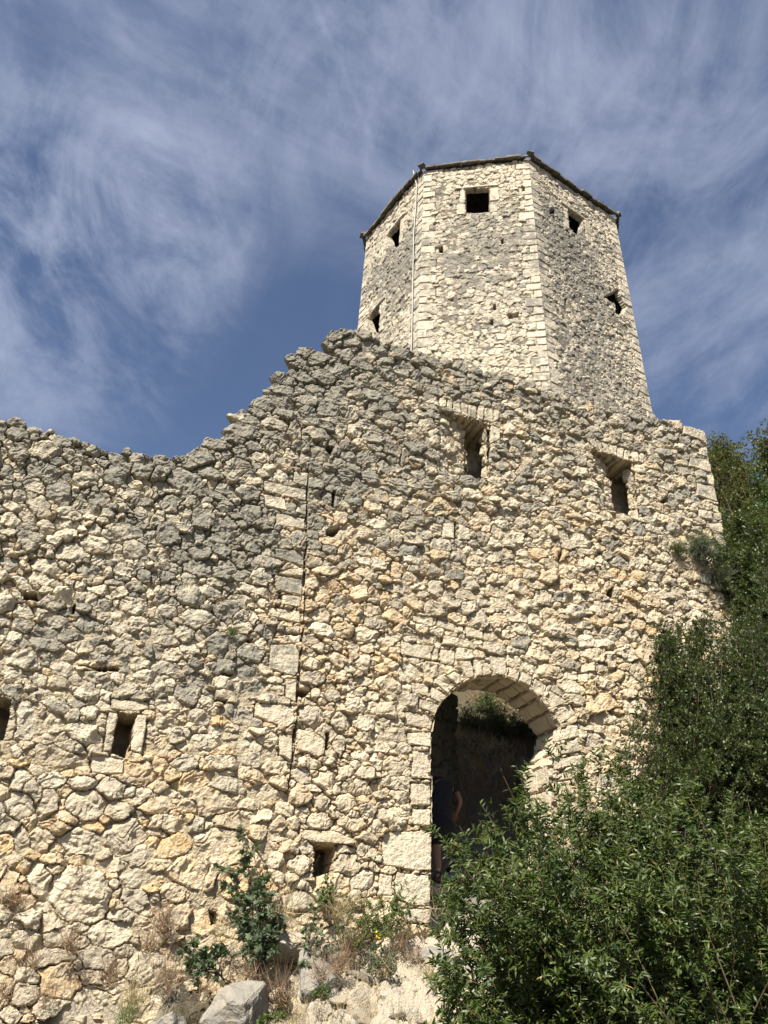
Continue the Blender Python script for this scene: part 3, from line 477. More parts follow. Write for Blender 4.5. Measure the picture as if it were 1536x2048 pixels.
def build_wall():
    U, V, h, sid = g['U'], g['V'], g['h'].copy(), g['sid']
    C = g['C']; cu, cv = C[sid, 0], C[sid, 1]
    top = np.interp(cu, TOPUV[:, 0], TOPUV[:, 1])
    ragged = .03*fbm(U, V, 2.2, 2, 77)
    outside = (cv > top-.055) | (V > np.interp(U, TOPUV[:, 0], TOPUV[:, 1])+.09+ragged) | (U > U_END+.012*fbm(U, V, 6, 3, 5)) | (sid < 0)
    outside &= ~((g['grp'] == 4) & (U < U_END+.012*fbm(U, V, 6, 3, 5)))
    sA = poly_sd(U, V, np.array(ARCH_PROF)); s1 = poly_sd(U, V, np.array(WIN1)); s2 = poly_sd(U, V, np.array(WIN2))
    so_ = np.minimum(np.minimum(sA, s1), s2)
    opening = so_ < 0; outside &= ~opening
    for s_ in (sA, s1, s2):
        h = np.where(s_ > 0, h-.022*np.exp(-np.maximum(s_, 0)/.012), h)
    hh = np.where(outside, -.72, h); hh = np.where(opening & ~outside, h-.05, hh)
    # the straight joint between the two building phases
    seam_v = [11.6, 8.19, 6.0, 4.11, 3.55, .5]; seam_u = [2.30, wpix(617, 935)[0], wpix(603, 1280)[0], wpix(590, 1490)[0], wpix(575, 1570)[0], wpix(540, 1800)[0]]
    su = np.interp(V, seam_v[::-1], seam_u[::-1]); sj = np.abs(U-su-.006*fbm(U, V, 5, 3, 8))
    on = (V < 8.25) & (V > 3.6)
    hh = np.where(on & (sj < .010) & ~outside, np.minimum(hh, -.10), hh)
    right = U > su
    hh = np.where(right & on & ~outside, hh-.012, hh)
    NU, NV = g['NU'], g['NV']
    back = sstep(U, .3, .8)*(1-sstep(U, 2.9, 3.3))*.45
    Us = U+np.where(outside, back, 0)
    P = WN[None, None, :]*(WDIST-hh[..., None])+WD[None, None, :]*Us[..., None]+np.array([0, 0, 1.0])*V[..., None]
    P = P.reshape(-1, 3); tone = g['tone'].reshape(-1, 4)
    Fq = grid_faces(NU, NV)
    o = outside.ravel(); op = opening.ravel()
    no = o[Fq].sum(1); nop = (op & ~o)[Fq].sum(1)
    pit = (hh < -.2).ravel() & ~o & ~op
    pf = pit[Fq].all(1) & (np.abs(hh.ravel()[Fq]+.45) < .02).all(1)
    Fk = Fq[(no < 4) & (nop < 4) & ~pf]
    # stone ownership: left wall or gate wall, by the stone's centre
    su_c = np.interp(cv, seam_v[::-1], seam_u[::-1]); own = np.where(on, U > su, cu > su_c).ravel()
    grp = g['grp'].ravel()
    def ring(mask): return mask
    fo = own[Fk[:, 0]]; fg = grp[Fk].max(1)
    base = wpt(1.0, 1.4); base2 = wpt(5.2, 2.3)
    left = thing('boundary_wall', 'tall grey and cream rubble wall with a slit window, left of the straight joint', 'wall', base)
    gate = thing('gate_wall', 'pale rubble wall pierced by the arched doorway and two upper windows', 'wall', base2)
    link('masonry', submesh('masonry_left', P, Fk[~fo & ((fg != 7) & (fg != 8))], {'tone': tone}), M_STONE, left)
    link('slit_frame', submesh('slit_frame', P, Fk[~fo & (fg == 7)], {'tone': tone}), M_STONE, left)
    link('joint_blocks', submesh('joint_blocks', P, Fk[~fo & (fg == 8)], {'tone': tone}), M_STONE, left)
    link('masonry', submesh('masonry_gate', P, Fk[fo & ((fg == 0) | (fg > 4))], {'tone': tone}), M_STONE, gate)
    link('door_surround', submesh('arch_ring', P, Fk[fo & (fg == 1)], {'tone': tone}), M_STONE, gate)
    link('window_head', submesh('head1', P, Fk[fo & (fg == 2)], {'tone': tone}), M_STONE, gate)
    link('window_head', submesh('head2', P, Fk[fo & (fg == 3)], {'tone': tone}), M_STONE, gate)
    link('corner_quoins', submesh('quoins', P, Fk[fo & (fg == 4)], {'tone': tone}), M_STONE, gate)
    # rear faces, coarser
    k = 6
    Ub, Vb, ob = U[::k, ::k], V[::k, ::k], (outside | (sA < 0))[::k, ::k]
    ks = int(.45/(RES*k)); og = (outside)[::k, ::k]; sh = np.zeros_like(og); sh[ks:] = og[:-ks]
    ob = ob | (sh & (Ub > .5) & (Ub < 3.3))
    hb = .72+.03*fbm(Ub, Vb, 4, 3, 61)
    Pb = (WN[None, None, :]*(WDIST+hb[..., None])+WD[None, None, :]*Ub[..., None]+np.array([0, 0, 1.0])*Vb[..., None]).reshape(-1, 3)
    Fb = grid_faces(*Ub.shape)[:, ::-1]; Fb = Fb[(~ob.ravel())[Fb].all(1)]
    tb = g['tone'][::k, ::k].reshape(-1, 4); ownb = (Ub > np.interp(Vb, seam_v[::-1], seam_u[::-1])).ravel()
    link('rear_face', submesh('rear_left', Pb, Fb[~ownb[Fb[:, 0]]], {'tone': tb}), M_STONE, left)
    link('rear_face', submesh('rear_gate', Pb, Fb[ownb[Fb[:, 0]]], {'tone': tb}), M_STONE, gate)
    return left, gate
LEFT, GATE = build_wall()

def patch(name, fn, w, hgt, res, seed, parent, size=.1, grey=.2, warm=.1, mort=.4, polys=(), relief=1.0, joint=.06, jw=.03, mat=None, mlevel=-.02, aspect=1.35, holes=(), open_pits=False, groups=None, keepout=None, classes=(1.3, 1.0, .78, .58, .42, .3), S_=None):
    """masonry on a curved or flat surface: fn(U,V,h) -> xyz"""
    c = lambda v: (v if callable(v) else (lambda U, V: U*0+v))
    gg = masonry(0, w, 0, hgt, res, S_ or Stones(), list(polys), c(size), c(grey), c(warm), c(mort), seed, relief=relief, joint=joint, jw=jw, mlevel=mlevel, aspect=aspect, holes=holes, keepout=keepout, classes=classes)
    P = fn(gg['U'], gg['V'], gg['h']).reshape(-1, 3)
    Fg = grid_faces(gg['NU'], gg['NV'])
    if open_pits: Fg = Fg[~(gg['h'].ravel() < -.15)[Fg].all(1)]
    tn = {'tone': gg['tone'].reshape(-1, 4)}
    if not groups: return link(name, mesh_from(name, P, Fg, tn), mat or M_STONE, parent)
    fg = gg['grp'].ravel()[Fg].max(1); known = np.zeros(len(Fg), bool)
    for k_, nm_ in groups.items():
        sel = fg == k_; known |= sel; me = submesh(nm_, P, Fg[sel], tn)
        if me is not None: link(nm_, me, mat or M_STONE, parent)
    return link(name, submesh(name, P, Fg[~known], tn), mat or M_STONE, parent)
def plane_fn(o, eu, ev, nn):
    o, eu, ev, nn = (np.asarray(t, float) for t in (o, eu, ev, nn))
    return lambda U, V, h: o+eu*U[..., None]+ev*V[..., None]+nn*h[..., None]
ZZ = np.array([0, 0, 1.0])

# the doorway: jambs and vault running through the wall, dressed blocks in courses
def arch_reveal():
    prof = np.array(ARCH_PROF); seg = np.linalg.norm(np.diff(prof, axis=0), axis=1); s = np.concatenate([[0], np.cumsum(seg)]); Lh = s[-1]
    TH = .70
    nrm = []
    for i in range(len(prof)-1):
        t = unit(prof[i+1]-prof[i]); nrm.append([t[1], -t[0]])      # into the opening when walking left foot -> crown -> right foot
    nrm = np.array(nrm); mid = (s[:-1]+s[1:])/2
    def fn(U, V, h):      # U along profile, V depth
        pu = np.interp(U, s, prof[:, 0]); pv = np.interp(U, s, prof[:, 1])
        nu_ = np.interp(U, mid, nrm[:, 0]); nv_ = np.interp(U, mid, nrm[:, 1]); ln = np.sqrt(nu_**2+nv_**2)+1e-6; nu_ /= ln; nv_ /= ln
        hh = h-.012
        return WN*(WDIST+V[..., None]-.004)+WD*(pu+nu_*hh)[..., None]+ZZ*(pv+nv_*hh)[..., None]
    rs = np.random.RandomState(3); polys = []; a = 0; k = 0
    while a < Lh:
        st = rs.uniform(.2, .36) if (a < s[2] or a > Lh-3.2) else rs.uniform(.17, .27)
        b = a+st; cuts = [0-.1]+([.30+rs.uniform(-.08, .08)] if k % 2 else [.22+rs.uniform(-.05, .05), .5+rs.uniform(-.05, .05)])+[TH+.1]
        for c0, c1 in zip(cuts[:-1], cuts[1:]):
            j = lambda: rs.uniform(-.008, .008)
            polys.append(dict(p=[(a+.010+j(), c0+.007), (b-.010+j(), c0+.007+j()), (b-.010+j(), c1-.007), (a+.010+j(), c1-.007+j())], grey=.05, warm=.15, dh=rs.uniform(-.01, .012)))
        a = b; k += 1
    patch('arch_vault', fn, Lh, TH, .012, 55, GATE, size=.1, grey=.1, warm=.2, mort=.25, polys=polys, relief=.6, joint=.06, mlevel=-.035)
arch_reveal()

def niche(W, seed, slot_u, slot_w, dep=.17):
    tl, tr, br, bl = W
    # recessed infill on the left side of the opening
    wv = tl[1]-bl[1]+.2
    ev = unit(WD*(slot_u-tl[0]+.06)+WN*dep); en = unit(-WN*(slot_u-tl[0]+.06)+WD*dep)
    patch('infill', plane_fn(wpt(tl[0]-.06, bl[1]-.1, .015), ev, ZZ, en), math.hypot(slot_u-tl[0]+.06, dep), wv, .0125, seed, GATE, size=.075, grey=.3, warm=.08, mort=.75, relief=.6, mlevel=-.012)
    # right reveal, running to the back
    def fr(U, V, h):
        ue = np.interp(V+bl[1]-.1, [br[1], tr[1]], [br[0], tr[0]])
        return WN*(WDIST+U[..., None])+WD*(ue-h-.015)[..., None]+ZZ*(V+bl[1]-.1)[..., None]
    patch('reveal', fr, .27, wv, .0125, seed+1, GATE, size=.12, grey=.25, warm=.08, mort=.1, relief=.8, joint=.07)
    patch('reveal', plane_fn(wpt(slot_u, bl[1]-.1, dep), WN, ZZ, WD), .72-dep, wv, .02, seed+2, GATE, size=.11, grey=.3, warm=.05, mort=.2)
    # head: the undersides of the voussoirs
    def ft(U, V, h):
        z = np.interp(U+tl[0]-.05, [tl[0], tr[0]], [tl[1], tr[1]])+.015
        return WN*(WDIST+V[..., None]-.02)+WD*(U+tl[0]-.05)[..., None]+ZZ*(z-h)[..., None]
    rs = np.random.RandomState(seed); a = 0; polys = []
    while a < 1.1:
        b = a+rs.uniform(.10, .15); polys.append(dict(p=[(a+.006, -.05), (b-.006, -.05), (b+.01, .62+rs.uniform(-.1, .1)), (a+.02, .62)], grey=.1, warm=.15, dh=rs.uniform(-.015, .02))); a = b
    patch('soffit', ft, tr[0]-tl[0]+.1, .74, .0125, seed+3, GATE, size=.08, grey=.1, warm=.15, mort=.2, polys=polys)
    def fs(U, V, h):
        z = np.interp(U+tl[0]-.05, [bl[0], br[0]], [bl[1], br[1]])-.02
        return WN*(WDIST+V[..., None])+WD*(U+tl[0]-.05)[..., None]+ZZ*(z+h)[..., None]
    patch('sill', fs, tr[0]-tl[0]+.1, .74, .02, seed+4, GATE, size=.09, grey=.5, warm=.05, mort=.5)
niche(WIN1, 301, 4.98, .2, .24)
niche(WIN2, 331, 7.76, .2, .24)
# wall end at the right corner
patch('end_face', plane_fn(wpt(U_END-.012, 4.5, .0), WN, ZZ, WD), .72, 6.45, .03, 71, GATE, size=.16, grey=.4, warm=.05, mort=.5)
# ------------------------------------------------------------------ the tower: eight sides, slab roof
TZ = 27.0
def onz(x, y, Z):
    v = ray(x, y); return CAM+v*(Z-CAM[2])/v[2]
TC = [onz(733, 478, TZ), onz(848, 343, TZ), onz(1058, 320, TZ), onz(1230, 438, TZ)]
_de = np.array([math.sin(R_(9.6)), math.cos(R_(9.6)), 0])*4.0
TO = (TC[0]+TC[3])/2+_de/2
TC = TC+[2*TO-p for p in TC]
ZB = 9.0; TK = .005
def tcorner(i, z):
    p = TC[i % 8]; q = TO+(p-TO)*(1+TK*(TZ-z)); q = q.copy(); q[2] = z; return q
tower = thing('octagonal_tower', 'tall eight-sided pale stone tower with a thin dark slab roof', 'tower', (TO[0], TO[1], ZB))
def tface(i, res, seed, wins, holes, gdark, mort):
    b0, b1, t0, t1 = tcorner(i, ZB), tcorner(i+1, ZB), tcorner(i, TZ), tcorner(i+1, TZ)
    W = np.linalg.norm(t1-t0); Hh = TZ-ZB
    nn = unit(np.cross(t1-t0, t0-b0)); 
    if nn@(t0-TO) < 0: nn = -nn
    def fn(U, V, h):
        a = np.clip(U/W, -.002, 1.002)[..., None]; k = (V/Hh)[..., None]
        # corners stay square: relief fades at the arris
        ed = np.clip(np.minimum(U, W-U)/.05, 0, 1)
        hh = np.where(h > -.12, h*(.35+.65*ed), h)
        return (b0*(1-a)+b1*a)*(1-k)+(t0*(1-a)+t1*a)*k+nn*hh[..., None]
    def topx(x, y):
        v = ray(x, y); n_ = nn; t = ((t0-CAM)@n_)/(v@n_); P = CAM+v*t
        k = (P[2]-ZB)/Hh; l0 = b0*(1-k)+t0*k; l1 = b1*(1-k)+t1*k
        return np.array([(P-l0)@unit(l1-l0)/np.linalg.norm(l1-l0)*W, P[2]-ZB])
    rs = np.random.RandomState(seed); polys = []
    for side in (0, 1):
        z = 0; k = side
        while z < Hh:
            hh = rs.uniform(.26, .40); w = (.48 if k % 2 else .27)*rs.uniform(.85, 1.15)
            a0, a1 = (-.3, w) if side == 0 else (W-w, W+.3)
            j = lambda: rs.uniform(-.012, .012)
            polys.append(dict(p=[(a0, z+.012), (a1+j(), z+.012+j()), (a1+j(), z+hh-.012+j()), (a0, z+hh-.012)], grey=max(0, rs.normal(.42, .2)), warm=.03, dh=.0, rnd=rs.uniform(0, .8), g=5))
            z += hh; k += 1
    H_ = []
    for wi, P in enumerate(wins):
        q = [topx(x, y) for x, y in P]; H_.append((q, -.18, 6+wi))
        q = np.array(q); u0_, u1_ = q[:, 0].min(), q[:, 0].max(); v0_, v1_ = q[:, 1].min(), q[:, 1].max()
        if len(P) == 4:
            polys.append(dict(p=[(u0_-.35, v1_+.03), (u1_+.3, v1_+.03), (u1_+.3, v1_+.13), (u0_-.35, v1_+.13)], grey=.25, dh=.04, g=6+wi))
            for (x0, x1, a, b) in ((u0_-.30, u0_-.02, .0, .42), (u0_-.2, u0_-.02, .45, .98), (u1_+.02, u1_+.25, .0, .35), (u1_+.02, u1_+.33, .4, .98)):
                hgt = v1_-v0_; polys.append(dict(p=[(x0, v0_+a*hgt), (x1, v0_+a*hgt), (x1, v0_+b*hgt), (x0, v0_+b*hgt)], grey=.32, dh=.01, rnd=.6, g=6+wi))
    for P in holes:
        q = [topx(x, y) for x, y in P]; H_.append((q, -.18))
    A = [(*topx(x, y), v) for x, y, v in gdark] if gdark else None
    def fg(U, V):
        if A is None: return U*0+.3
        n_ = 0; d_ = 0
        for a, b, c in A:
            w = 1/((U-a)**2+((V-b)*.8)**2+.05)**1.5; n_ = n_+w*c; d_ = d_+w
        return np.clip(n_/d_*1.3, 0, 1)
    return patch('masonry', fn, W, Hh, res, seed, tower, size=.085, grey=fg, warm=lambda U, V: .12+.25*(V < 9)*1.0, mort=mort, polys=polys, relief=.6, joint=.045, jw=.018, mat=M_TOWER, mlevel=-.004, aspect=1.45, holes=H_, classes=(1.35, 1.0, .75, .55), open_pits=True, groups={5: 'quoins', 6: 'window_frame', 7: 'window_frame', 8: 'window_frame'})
sq = lambda x, y, w, h: [(x-w, y-h), (x+w, y-h), (x+w, y+h), (x-w, y+h)]
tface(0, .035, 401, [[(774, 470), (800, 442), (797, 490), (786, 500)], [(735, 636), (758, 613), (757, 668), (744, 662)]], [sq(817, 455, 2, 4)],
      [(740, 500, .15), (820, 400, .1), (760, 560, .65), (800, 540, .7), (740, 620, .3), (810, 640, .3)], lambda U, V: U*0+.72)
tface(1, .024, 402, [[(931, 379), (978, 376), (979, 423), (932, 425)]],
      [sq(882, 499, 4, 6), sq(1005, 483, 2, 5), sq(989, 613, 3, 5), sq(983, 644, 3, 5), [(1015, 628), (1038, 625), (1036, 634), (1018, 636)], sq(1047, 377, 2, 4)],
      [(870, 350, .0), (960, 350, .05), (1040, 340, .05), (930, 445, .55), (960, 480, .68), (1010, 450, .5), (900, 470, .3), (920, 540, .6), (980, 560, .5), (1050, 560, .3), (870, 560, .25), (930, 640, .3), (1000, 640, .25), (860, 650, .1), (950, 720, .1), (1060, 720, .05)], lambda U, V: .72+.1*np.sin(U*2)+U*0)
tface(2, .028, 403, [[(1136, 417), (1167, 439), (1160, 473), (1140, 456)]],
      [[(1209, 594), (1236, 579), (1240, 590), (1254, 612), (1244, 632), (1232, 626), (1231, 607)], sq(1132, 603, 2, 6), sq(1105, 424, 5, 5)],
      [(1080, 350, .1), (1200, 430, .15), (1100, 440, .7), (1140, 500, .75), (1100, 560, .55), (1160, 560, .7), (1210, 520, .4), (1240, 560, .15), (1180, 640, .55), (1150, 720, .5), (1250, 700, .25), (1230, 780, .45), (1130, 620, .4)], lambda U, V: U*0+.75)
for i in range(3, 8): tface(i, .09, 404+i, [], [], None, lambda U, V: U*0+.6)

def tower_roof():
    m, nt, b, out = nodes('roof_slabs'); gg = G(nt); co = gg.coord('Object'); n1 = gg.noise(co, 5, 6, .65); n2 = gg.noise(co, 30, 4)
    c = gg.mix(gg.rng(n1, .3, .7), (.045, .042, .036), (.17, .155, .125)); c = gg.mix(gg.rng(n2, .55, .75, 0, .5), c, (.26, .25, .2))
    gg.set(b.inputs['Base Color'], c); b.inputs['Roughness'].default_value = .95; gg.set(b.inputs['Normal'], gg.bump(n2, .6, .03))
    V = []; Fq = []; rs = np.random.RandomState(9)
    apex = TO.copy(); apex[2] = TZ+2.0
    for i in range(8):
        p, q = tcorner(i, TZ), tcorner(i+1, TZ); L = np.linalg.norm(q-p); rows = 9
        for r in range(rows):
            f0, f1 = r/rows, min(1.0, (r+1.5)/rows); a = 0.0; over = .17 if r == 0 else 0
            Lr = L*(1-f0)
            while a < Lr-.02:
                w = min(rs.uniform(.28, .55), Lr-a); 
                if Lr-a-w < .15: w = Lr-a
                def P(s, f, lift):
                    e0 = p+(TO-p)*f; e1 = q+(TO-q)*f; x = e0+(e1-e0)*(s/max(Lr, 1e-3)); x = x.copy()
                    x[:2] = TO[:2]+(x[:2]-TO[:2])*1.0; x[2] = TZ+.02+(apex[2]-TZ)*f+lift; return x
                outd = unit((p+q)/2-TO*1.0); outd[2] = 0; outd = unit(outd)
                oj = over+rs.uniform(-.03, .05) if r == 0 else rs.uniform(0, .03); th = rs.uniform(.055, .10); lf = rs.uniform(0, .025)+r*.004
                A, B = P(a+.004, f0, lf)+outd*oj, P(a+w-.004, f0, lf+rs.uniform(-.015, .015))+outd*(oj+rs.uniform(-.03, .03)); C_, D_ = P((a+w)*(1-f1)/(1-f0+1e-9), f1, lf-.03), P(a*(1-f1)/(1-f0+1e-9), f1, lf-.03)
                k = len(V)
                for X in (A, B, C_, D_): V.append(X)
                for X in (A, B, C_, D_): V.append(X+np.array([0, 0, th]))
                Fq += [(k, k+3, k+2, k+1), (k+4, k+5, k+6, k+7), (k, k+1, k+5, k+4), (k+1, k+2, k+6, k+5), (k+2, k+3, k+7, k+6), (k+3, k, k+4, k+7)]
                a += w
        # ridge stones over each hip
        for s in np.arange(0, .98, .06):
            x = p+(TO-p)*s; x = x.copy(); x[2] = TZ+.12+(apex[2]-TZ)*s; k = len(V); w = .13*rs.uniform(.8, 1.2); hgt = .10*rs.uniform(.7, 1.5)
            o_ = unit((p-TO)*np.array([1, 1, 0])); x = x+o_*(.14 if s == 0 else 0); t_ = np.array([-o_[1], o_[0], 0])
            for sx, sy, sz in ((-1, -1, 0), (1, -1, 0), (1, 1, 0), (-1, 1, 0), (-.6, -.7, 1), (.6, -.7, 1), (.6, .7, 1), (-.6, .7, 1)):
                V.append(x+o_*sx*w*.9+t_*sy*w+np.array([0, 0, sz*hgt+rs.uniform(-.01, .01)]))
            Fq += [(k, k+3, k+2, k+1), (k+4, k+5, k+6, k+7), (k, k+1, k+5, k+4), (k+1, k+2, k+6, k+5), (k+2, k+3, k+7, k+6), (k+3, k, k+4, k+7)]
    link('roof', mesh_from('roof', np.array(V), np.array(Fq)), m, tower)
    # a closed deck under the slabs
    ring = [tcorner(i, TZ)+np.array([0, 0, .01]) for i in range(8)]; ap = apex+np.array([0, 0, -.05])
    link('roof_deck', mesh_from('deck', np.array(ring+[ap, TO*[1, 1, 0]+np.array([0, 0, TZ+.005])]), np.array([(i, (i+1) % 8, 8) for i in range(8)]+[((i+1) % 8, i, 9) for i in range(8)])), m, tower)
tower_roof()

# ------------------------------------------------------------------ tubes
def simple_mat(name, col, rough=.8, noise=0, spec=.3, bump=0):
    m, nt, b, out = nodes(name); gg = G(nt)
    b.inputs['Roughness'].default_value = rough
    try: b.inputs['Specular IOR Level'].default_value = spec
    except Exception: pass
    if noise:
        co = gg.coord('Object'); n1 = gg.noise(co, noise, 5)
        gg.set(b.inputs['Base Color'], gg.mix(gg.rng(n1, .3, .7), tuple(v*.65 for v in col), tuple(min(1, v*1.3) for v in col)))
        if bump: gg.set(b.inputs['Normal'], gg.bump(n1, bump, .01))
    else: b.inputs['Base Color'].default_value = col+(1,)
    return m
def tube_arrays(P, R, k=5):
    """P (n,m,3) polylines of m points; R (n,m) radii -> V,F"""
    P = np.asarray(P, float); R = np.asarray(R, float); n, m_, _ = P.shape
    T = np.gradient(P, axis=1); T /= np.linalg.norm(T, axis=2, keepdims=True)+1e-9
    ref = np.where(np.abs(T[..., 2:3]) > .9, np.array([1.0, 0, 0]), np.array([0, 0, 1.0]))
    A = np.cross(T, ref); A /= np.linalg.norm(A, axis=2, keepdims=True)+1e-9; B = np.cross(T, A)
    an = np.arange(k)*2*math.pi/k
    V = P[:, :, None, :]+(A[:, :, None, :]*np.cos(an)[None, None, :, None]+B[:, :, None, :]*np.sin(an)[None, None, :, None])*R[:, :, None, None]
    idx = np.arange(n*m_*k).reshape(n, m_, k); nx = np.roll(idx, -1, axis=2)
    Fq = np.stack([idx[:, :-1], nx[:, :-1], nx[:, 1:], idx[:, 1:]], -1).reshape(-1, 4)
    return V.reshape(-1, 3), Fq
M_CABLE = simple_mat('grey_conduit', (.36, .36, .34), .6)
cp = []
for x, y in ((829, 345), (831, 352), (836, 372), (834, 420), (830, 470), (829, 540), (828, 600), (827, 650), (826, 690), (825, 720)):
    # lies on the left face close to the corner
    b0, t0, t1 = tcorner(0, ZB), tcorner(0, TZ), tcorner(1, TZ); nn = unit(np.cross(t1-t0, t0-b0)); nn = nn if nn@(t0-TO) > 0 else -nn
    v = ray(x, y); t = ((t0-CAM)@nn)/(v@nn); cp.append(CAM+v*t+nn*.06)
cp = np.array(cp); cp[0] += np.array([0, 0, .05])
tt = np.linspace(0, 9, 60); cpi = np.stack([np.interp(tt, range(10), cp[:, k]) for k in range(3)], -1)
V_, F__ = tube_arrays([cpi], [np.full(60, .022)], 6); link('conduit', mesh_from('conduit', V_, F__, smooth=True), M_CABLE, tower)

# ------------------------------------------------------------------ the ground
def zfront(u): return np.interp(u, [-60, -12, -6, -2, 0, 1, 2, 3, 4.3, 5.2, 6, 7, 8, 9, 10, 12, 16, 22, 60], [-6, -2, -.2, .55, .85, 1.15, 1.55, 1.85, 2.12, 2.15, 2.35, 2.9, 3.6, 4.4, 5.4, 7.2, 10, 13, 18])
def ground_z(X, Y):
    u = X*WD[0]+Y*WD[1]; w = WDIST-(X*WN[0]+Y*WN[1])       # w: metres in front of the wall
    zf = zfront(u)
    front = zf*np.clip(1-.42*(np.clip(w, 0, 2.2)/2.2), 0, 1)*np.clip(1-(w-2.2)/9, 0, 1)
    front = np.where(w > 2.2, zf*.58*np.clip(1-(w-2.2)/8, 0, 1), zf*(1-.42*np.clip(w, 0, 3)/2.2))
    front = np.where(w > 11, -(w-11)*.05, front)
    t = np.clip(-w, 0, 200)
    rise = np.interp(t, [0, .6, .85, 1.2, 1.8, 2.4, 3.0, 3.6, 4.5, 6.0, 8.0, 10, 16, 26, 60, 200], [0, .3, .52, .8, 1.4, 2.0, 2.6, 3.25, 4.1, 5.4, 6.3, 7.1, 8.6, 10.5, 14, 16])
    # right of the wall's end the slope climbs without a break
    k = sstep(u, 9.0, 12.5); rise = rise*(1-k)+k*np.interp(t, [0, 4, 10, 30, 200], [0, 3.2, 5.5, 9, 13])
    kl = sstep(-u, -1.5, 5); rise = rise*(1-.55*kl)
    zb = np.where(u < 9, np.minimum(zf, np.interp(u, [4.6, 5.2, 8, 9, 10], [9, 2.15, 2.3, 3.4, 5.4])), zf)
    back = np.maximum(zb, 1.6)+rise
    return np.where(w > 0, front, back), u, w
def build_ground():
    def axis(a, b, fa, fb, fine, coarse):
        x = [fa]; 
        while x[-1] < fb: x.append(x[-1]+fine)
        s = fine
        r = [x[-1]]
        while r[-1] < b: s = min(s*1.12, coarse); r.append(r[-1]+s)
        s = fine; l = [fa]
        while l[-1] > a: s = min(s*1.12, coarse); l.append(l[-1]-s)
        return np.array(l[::-1][:-1]+x+r[1:])
    ua = axis(-200, 200, -1.2, 6.6, .022, 8); wa = axis(-250, 150, -3.2, 2.6, .022, 8)
    Ug, Wg = np.meshgrid(ua, wa, indexing='ij')
    X = WN[0]*(WDIST-Wg)+WD[0]*Ug; Y = WN[1]*(WDIST-Wg)+WD[1]*Ug
    Z, _, _ = ground_z(X, Y)
    near = np.exp(-(np.clip(np.abs(Ug-3)-6, 0, 99)/6)**2)
    # bedrock: ledges and broken faces
    r1 = fbm(Ug, Wg, .9, 4, 201, .55)
    led = fbm(Ug*.8+Wg*.5, Wg*1.6-Ug*.4, 1.6, 3, 205)*3.2; lf = np.floor(led); led = (lf+sstep(led-lf, .70, .98))/3.2
    r2 = fbm(Ug, Wg, 6, 4, 211, .6)
    rd = 1-np.abs(fbm(Ug*.7, Wg, 3.0, 3, 215))*2.2
    vis = sstep(Wg, -.2, .5)*sstep(6-Ug, 0, 1)
    fac = fbm(Ug*1.2, Wg*1.7, 4.5, 2, 207)*4; ff = np.floor(fac); fac = (ff+sstep(fac-ff, .8, 1.0))/4
    Z = Z+.16*r1+.22*led+.055*r2+.05*rd+.12*fac*(.4+.6*vis)+.03*fbm(Ug, Wg, 18, 3, 208)*vis
    Z = Z+sstep(-Wg, .8, 6)*(.5*fbm(Ug, Wg, .35, 3, 221))
    flat = np.exp(-((Ug-4.6)**2/.9+(Wg+.75)**2/.5)); Zs, _, _ = ground_z(X, Y); Z = Z*(1-.8*flat)+(Zs+.02*r2)*.8*flat
    soil = sstep(fbm(Ug, Wg, 1.1, 4, 231)+.9*sstep(-Wg, 1.0, 4)+.25*sstep(2.9-Ug, 0, 1.2)-.55*np.exp(-((Ug-3.9)**2/1.6+(Wg-1.0)**2/1.5))-.1, .0, .25)
    inner = sstep(-Wg, .5, 1.0)*sstep(Wg, -7, -5)*sstep(-Ug, -9.3, -9)  # dark soil behind the doorway; its colour also paints in the bank's shade
    slope = sstep(Ug, 7.2, 9.0)*(1-.25*sstep(fbm(Ug, Wg, .6, 3, 251), .1, .4)); far_ = sstep(np.abs(Ug-3), 9, 14)+sstep(-Wg, 9, 12)+sstep(Wg, 2.2, 3.2)
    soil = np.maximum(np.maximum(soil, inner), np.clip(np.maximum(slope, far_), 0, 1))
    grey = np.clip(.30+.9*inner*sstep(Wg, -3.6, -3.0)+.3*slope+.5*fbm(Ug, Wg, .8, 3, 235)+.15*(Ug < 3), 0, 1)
    warm = np.clip(.12+.35*fbm(Ug, Wg, 1.2, 3, 237), 0, 1)
    rn = .5+.5*fbm(Ug, Wg, 3, 3, 239)
    tone = np.stack([grey*.8, warm, soil, np.clip(rn, 0, 1)], -1)
    P = np.stack([X, Y, Z], -1).reshape(-1, 3)
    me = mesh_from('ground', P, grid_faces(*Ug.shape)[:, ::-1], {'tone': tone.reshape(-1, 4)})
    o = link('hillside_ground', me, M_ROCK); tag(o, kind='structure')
    return ua, wa, Z
GUA, GWA, GZ = build_ground()
def gz(u, w):
    i = np.clip(np.searchsorted(GUA, u)-1, 0, len(GUA)-2); j = np.clip(np.searchsorted(GWA, w)-1, 0, len(GWA)-2)
    return GZ[i, j]
def gpt(u, w, dz=0.0): return WN*(WDIST-w)+WD*u+ZZ*(gz(u, w)+dz)
def on_ground(x, y, wmin=-40, wmax=9):
    """ground point seen at photo pixel (x,y)"""
    v = ray(x, y); 
    for D in np.arange(WDIST-wmax, WDIST-wmin, .03):
        P = CAM+v*(D-CAM@WN)/(v@WN); u = P@WD
        if P[2] <= gz(u, WDIST-D): return u, WDIST-D, P
    return P@WD, WDIST-D, P

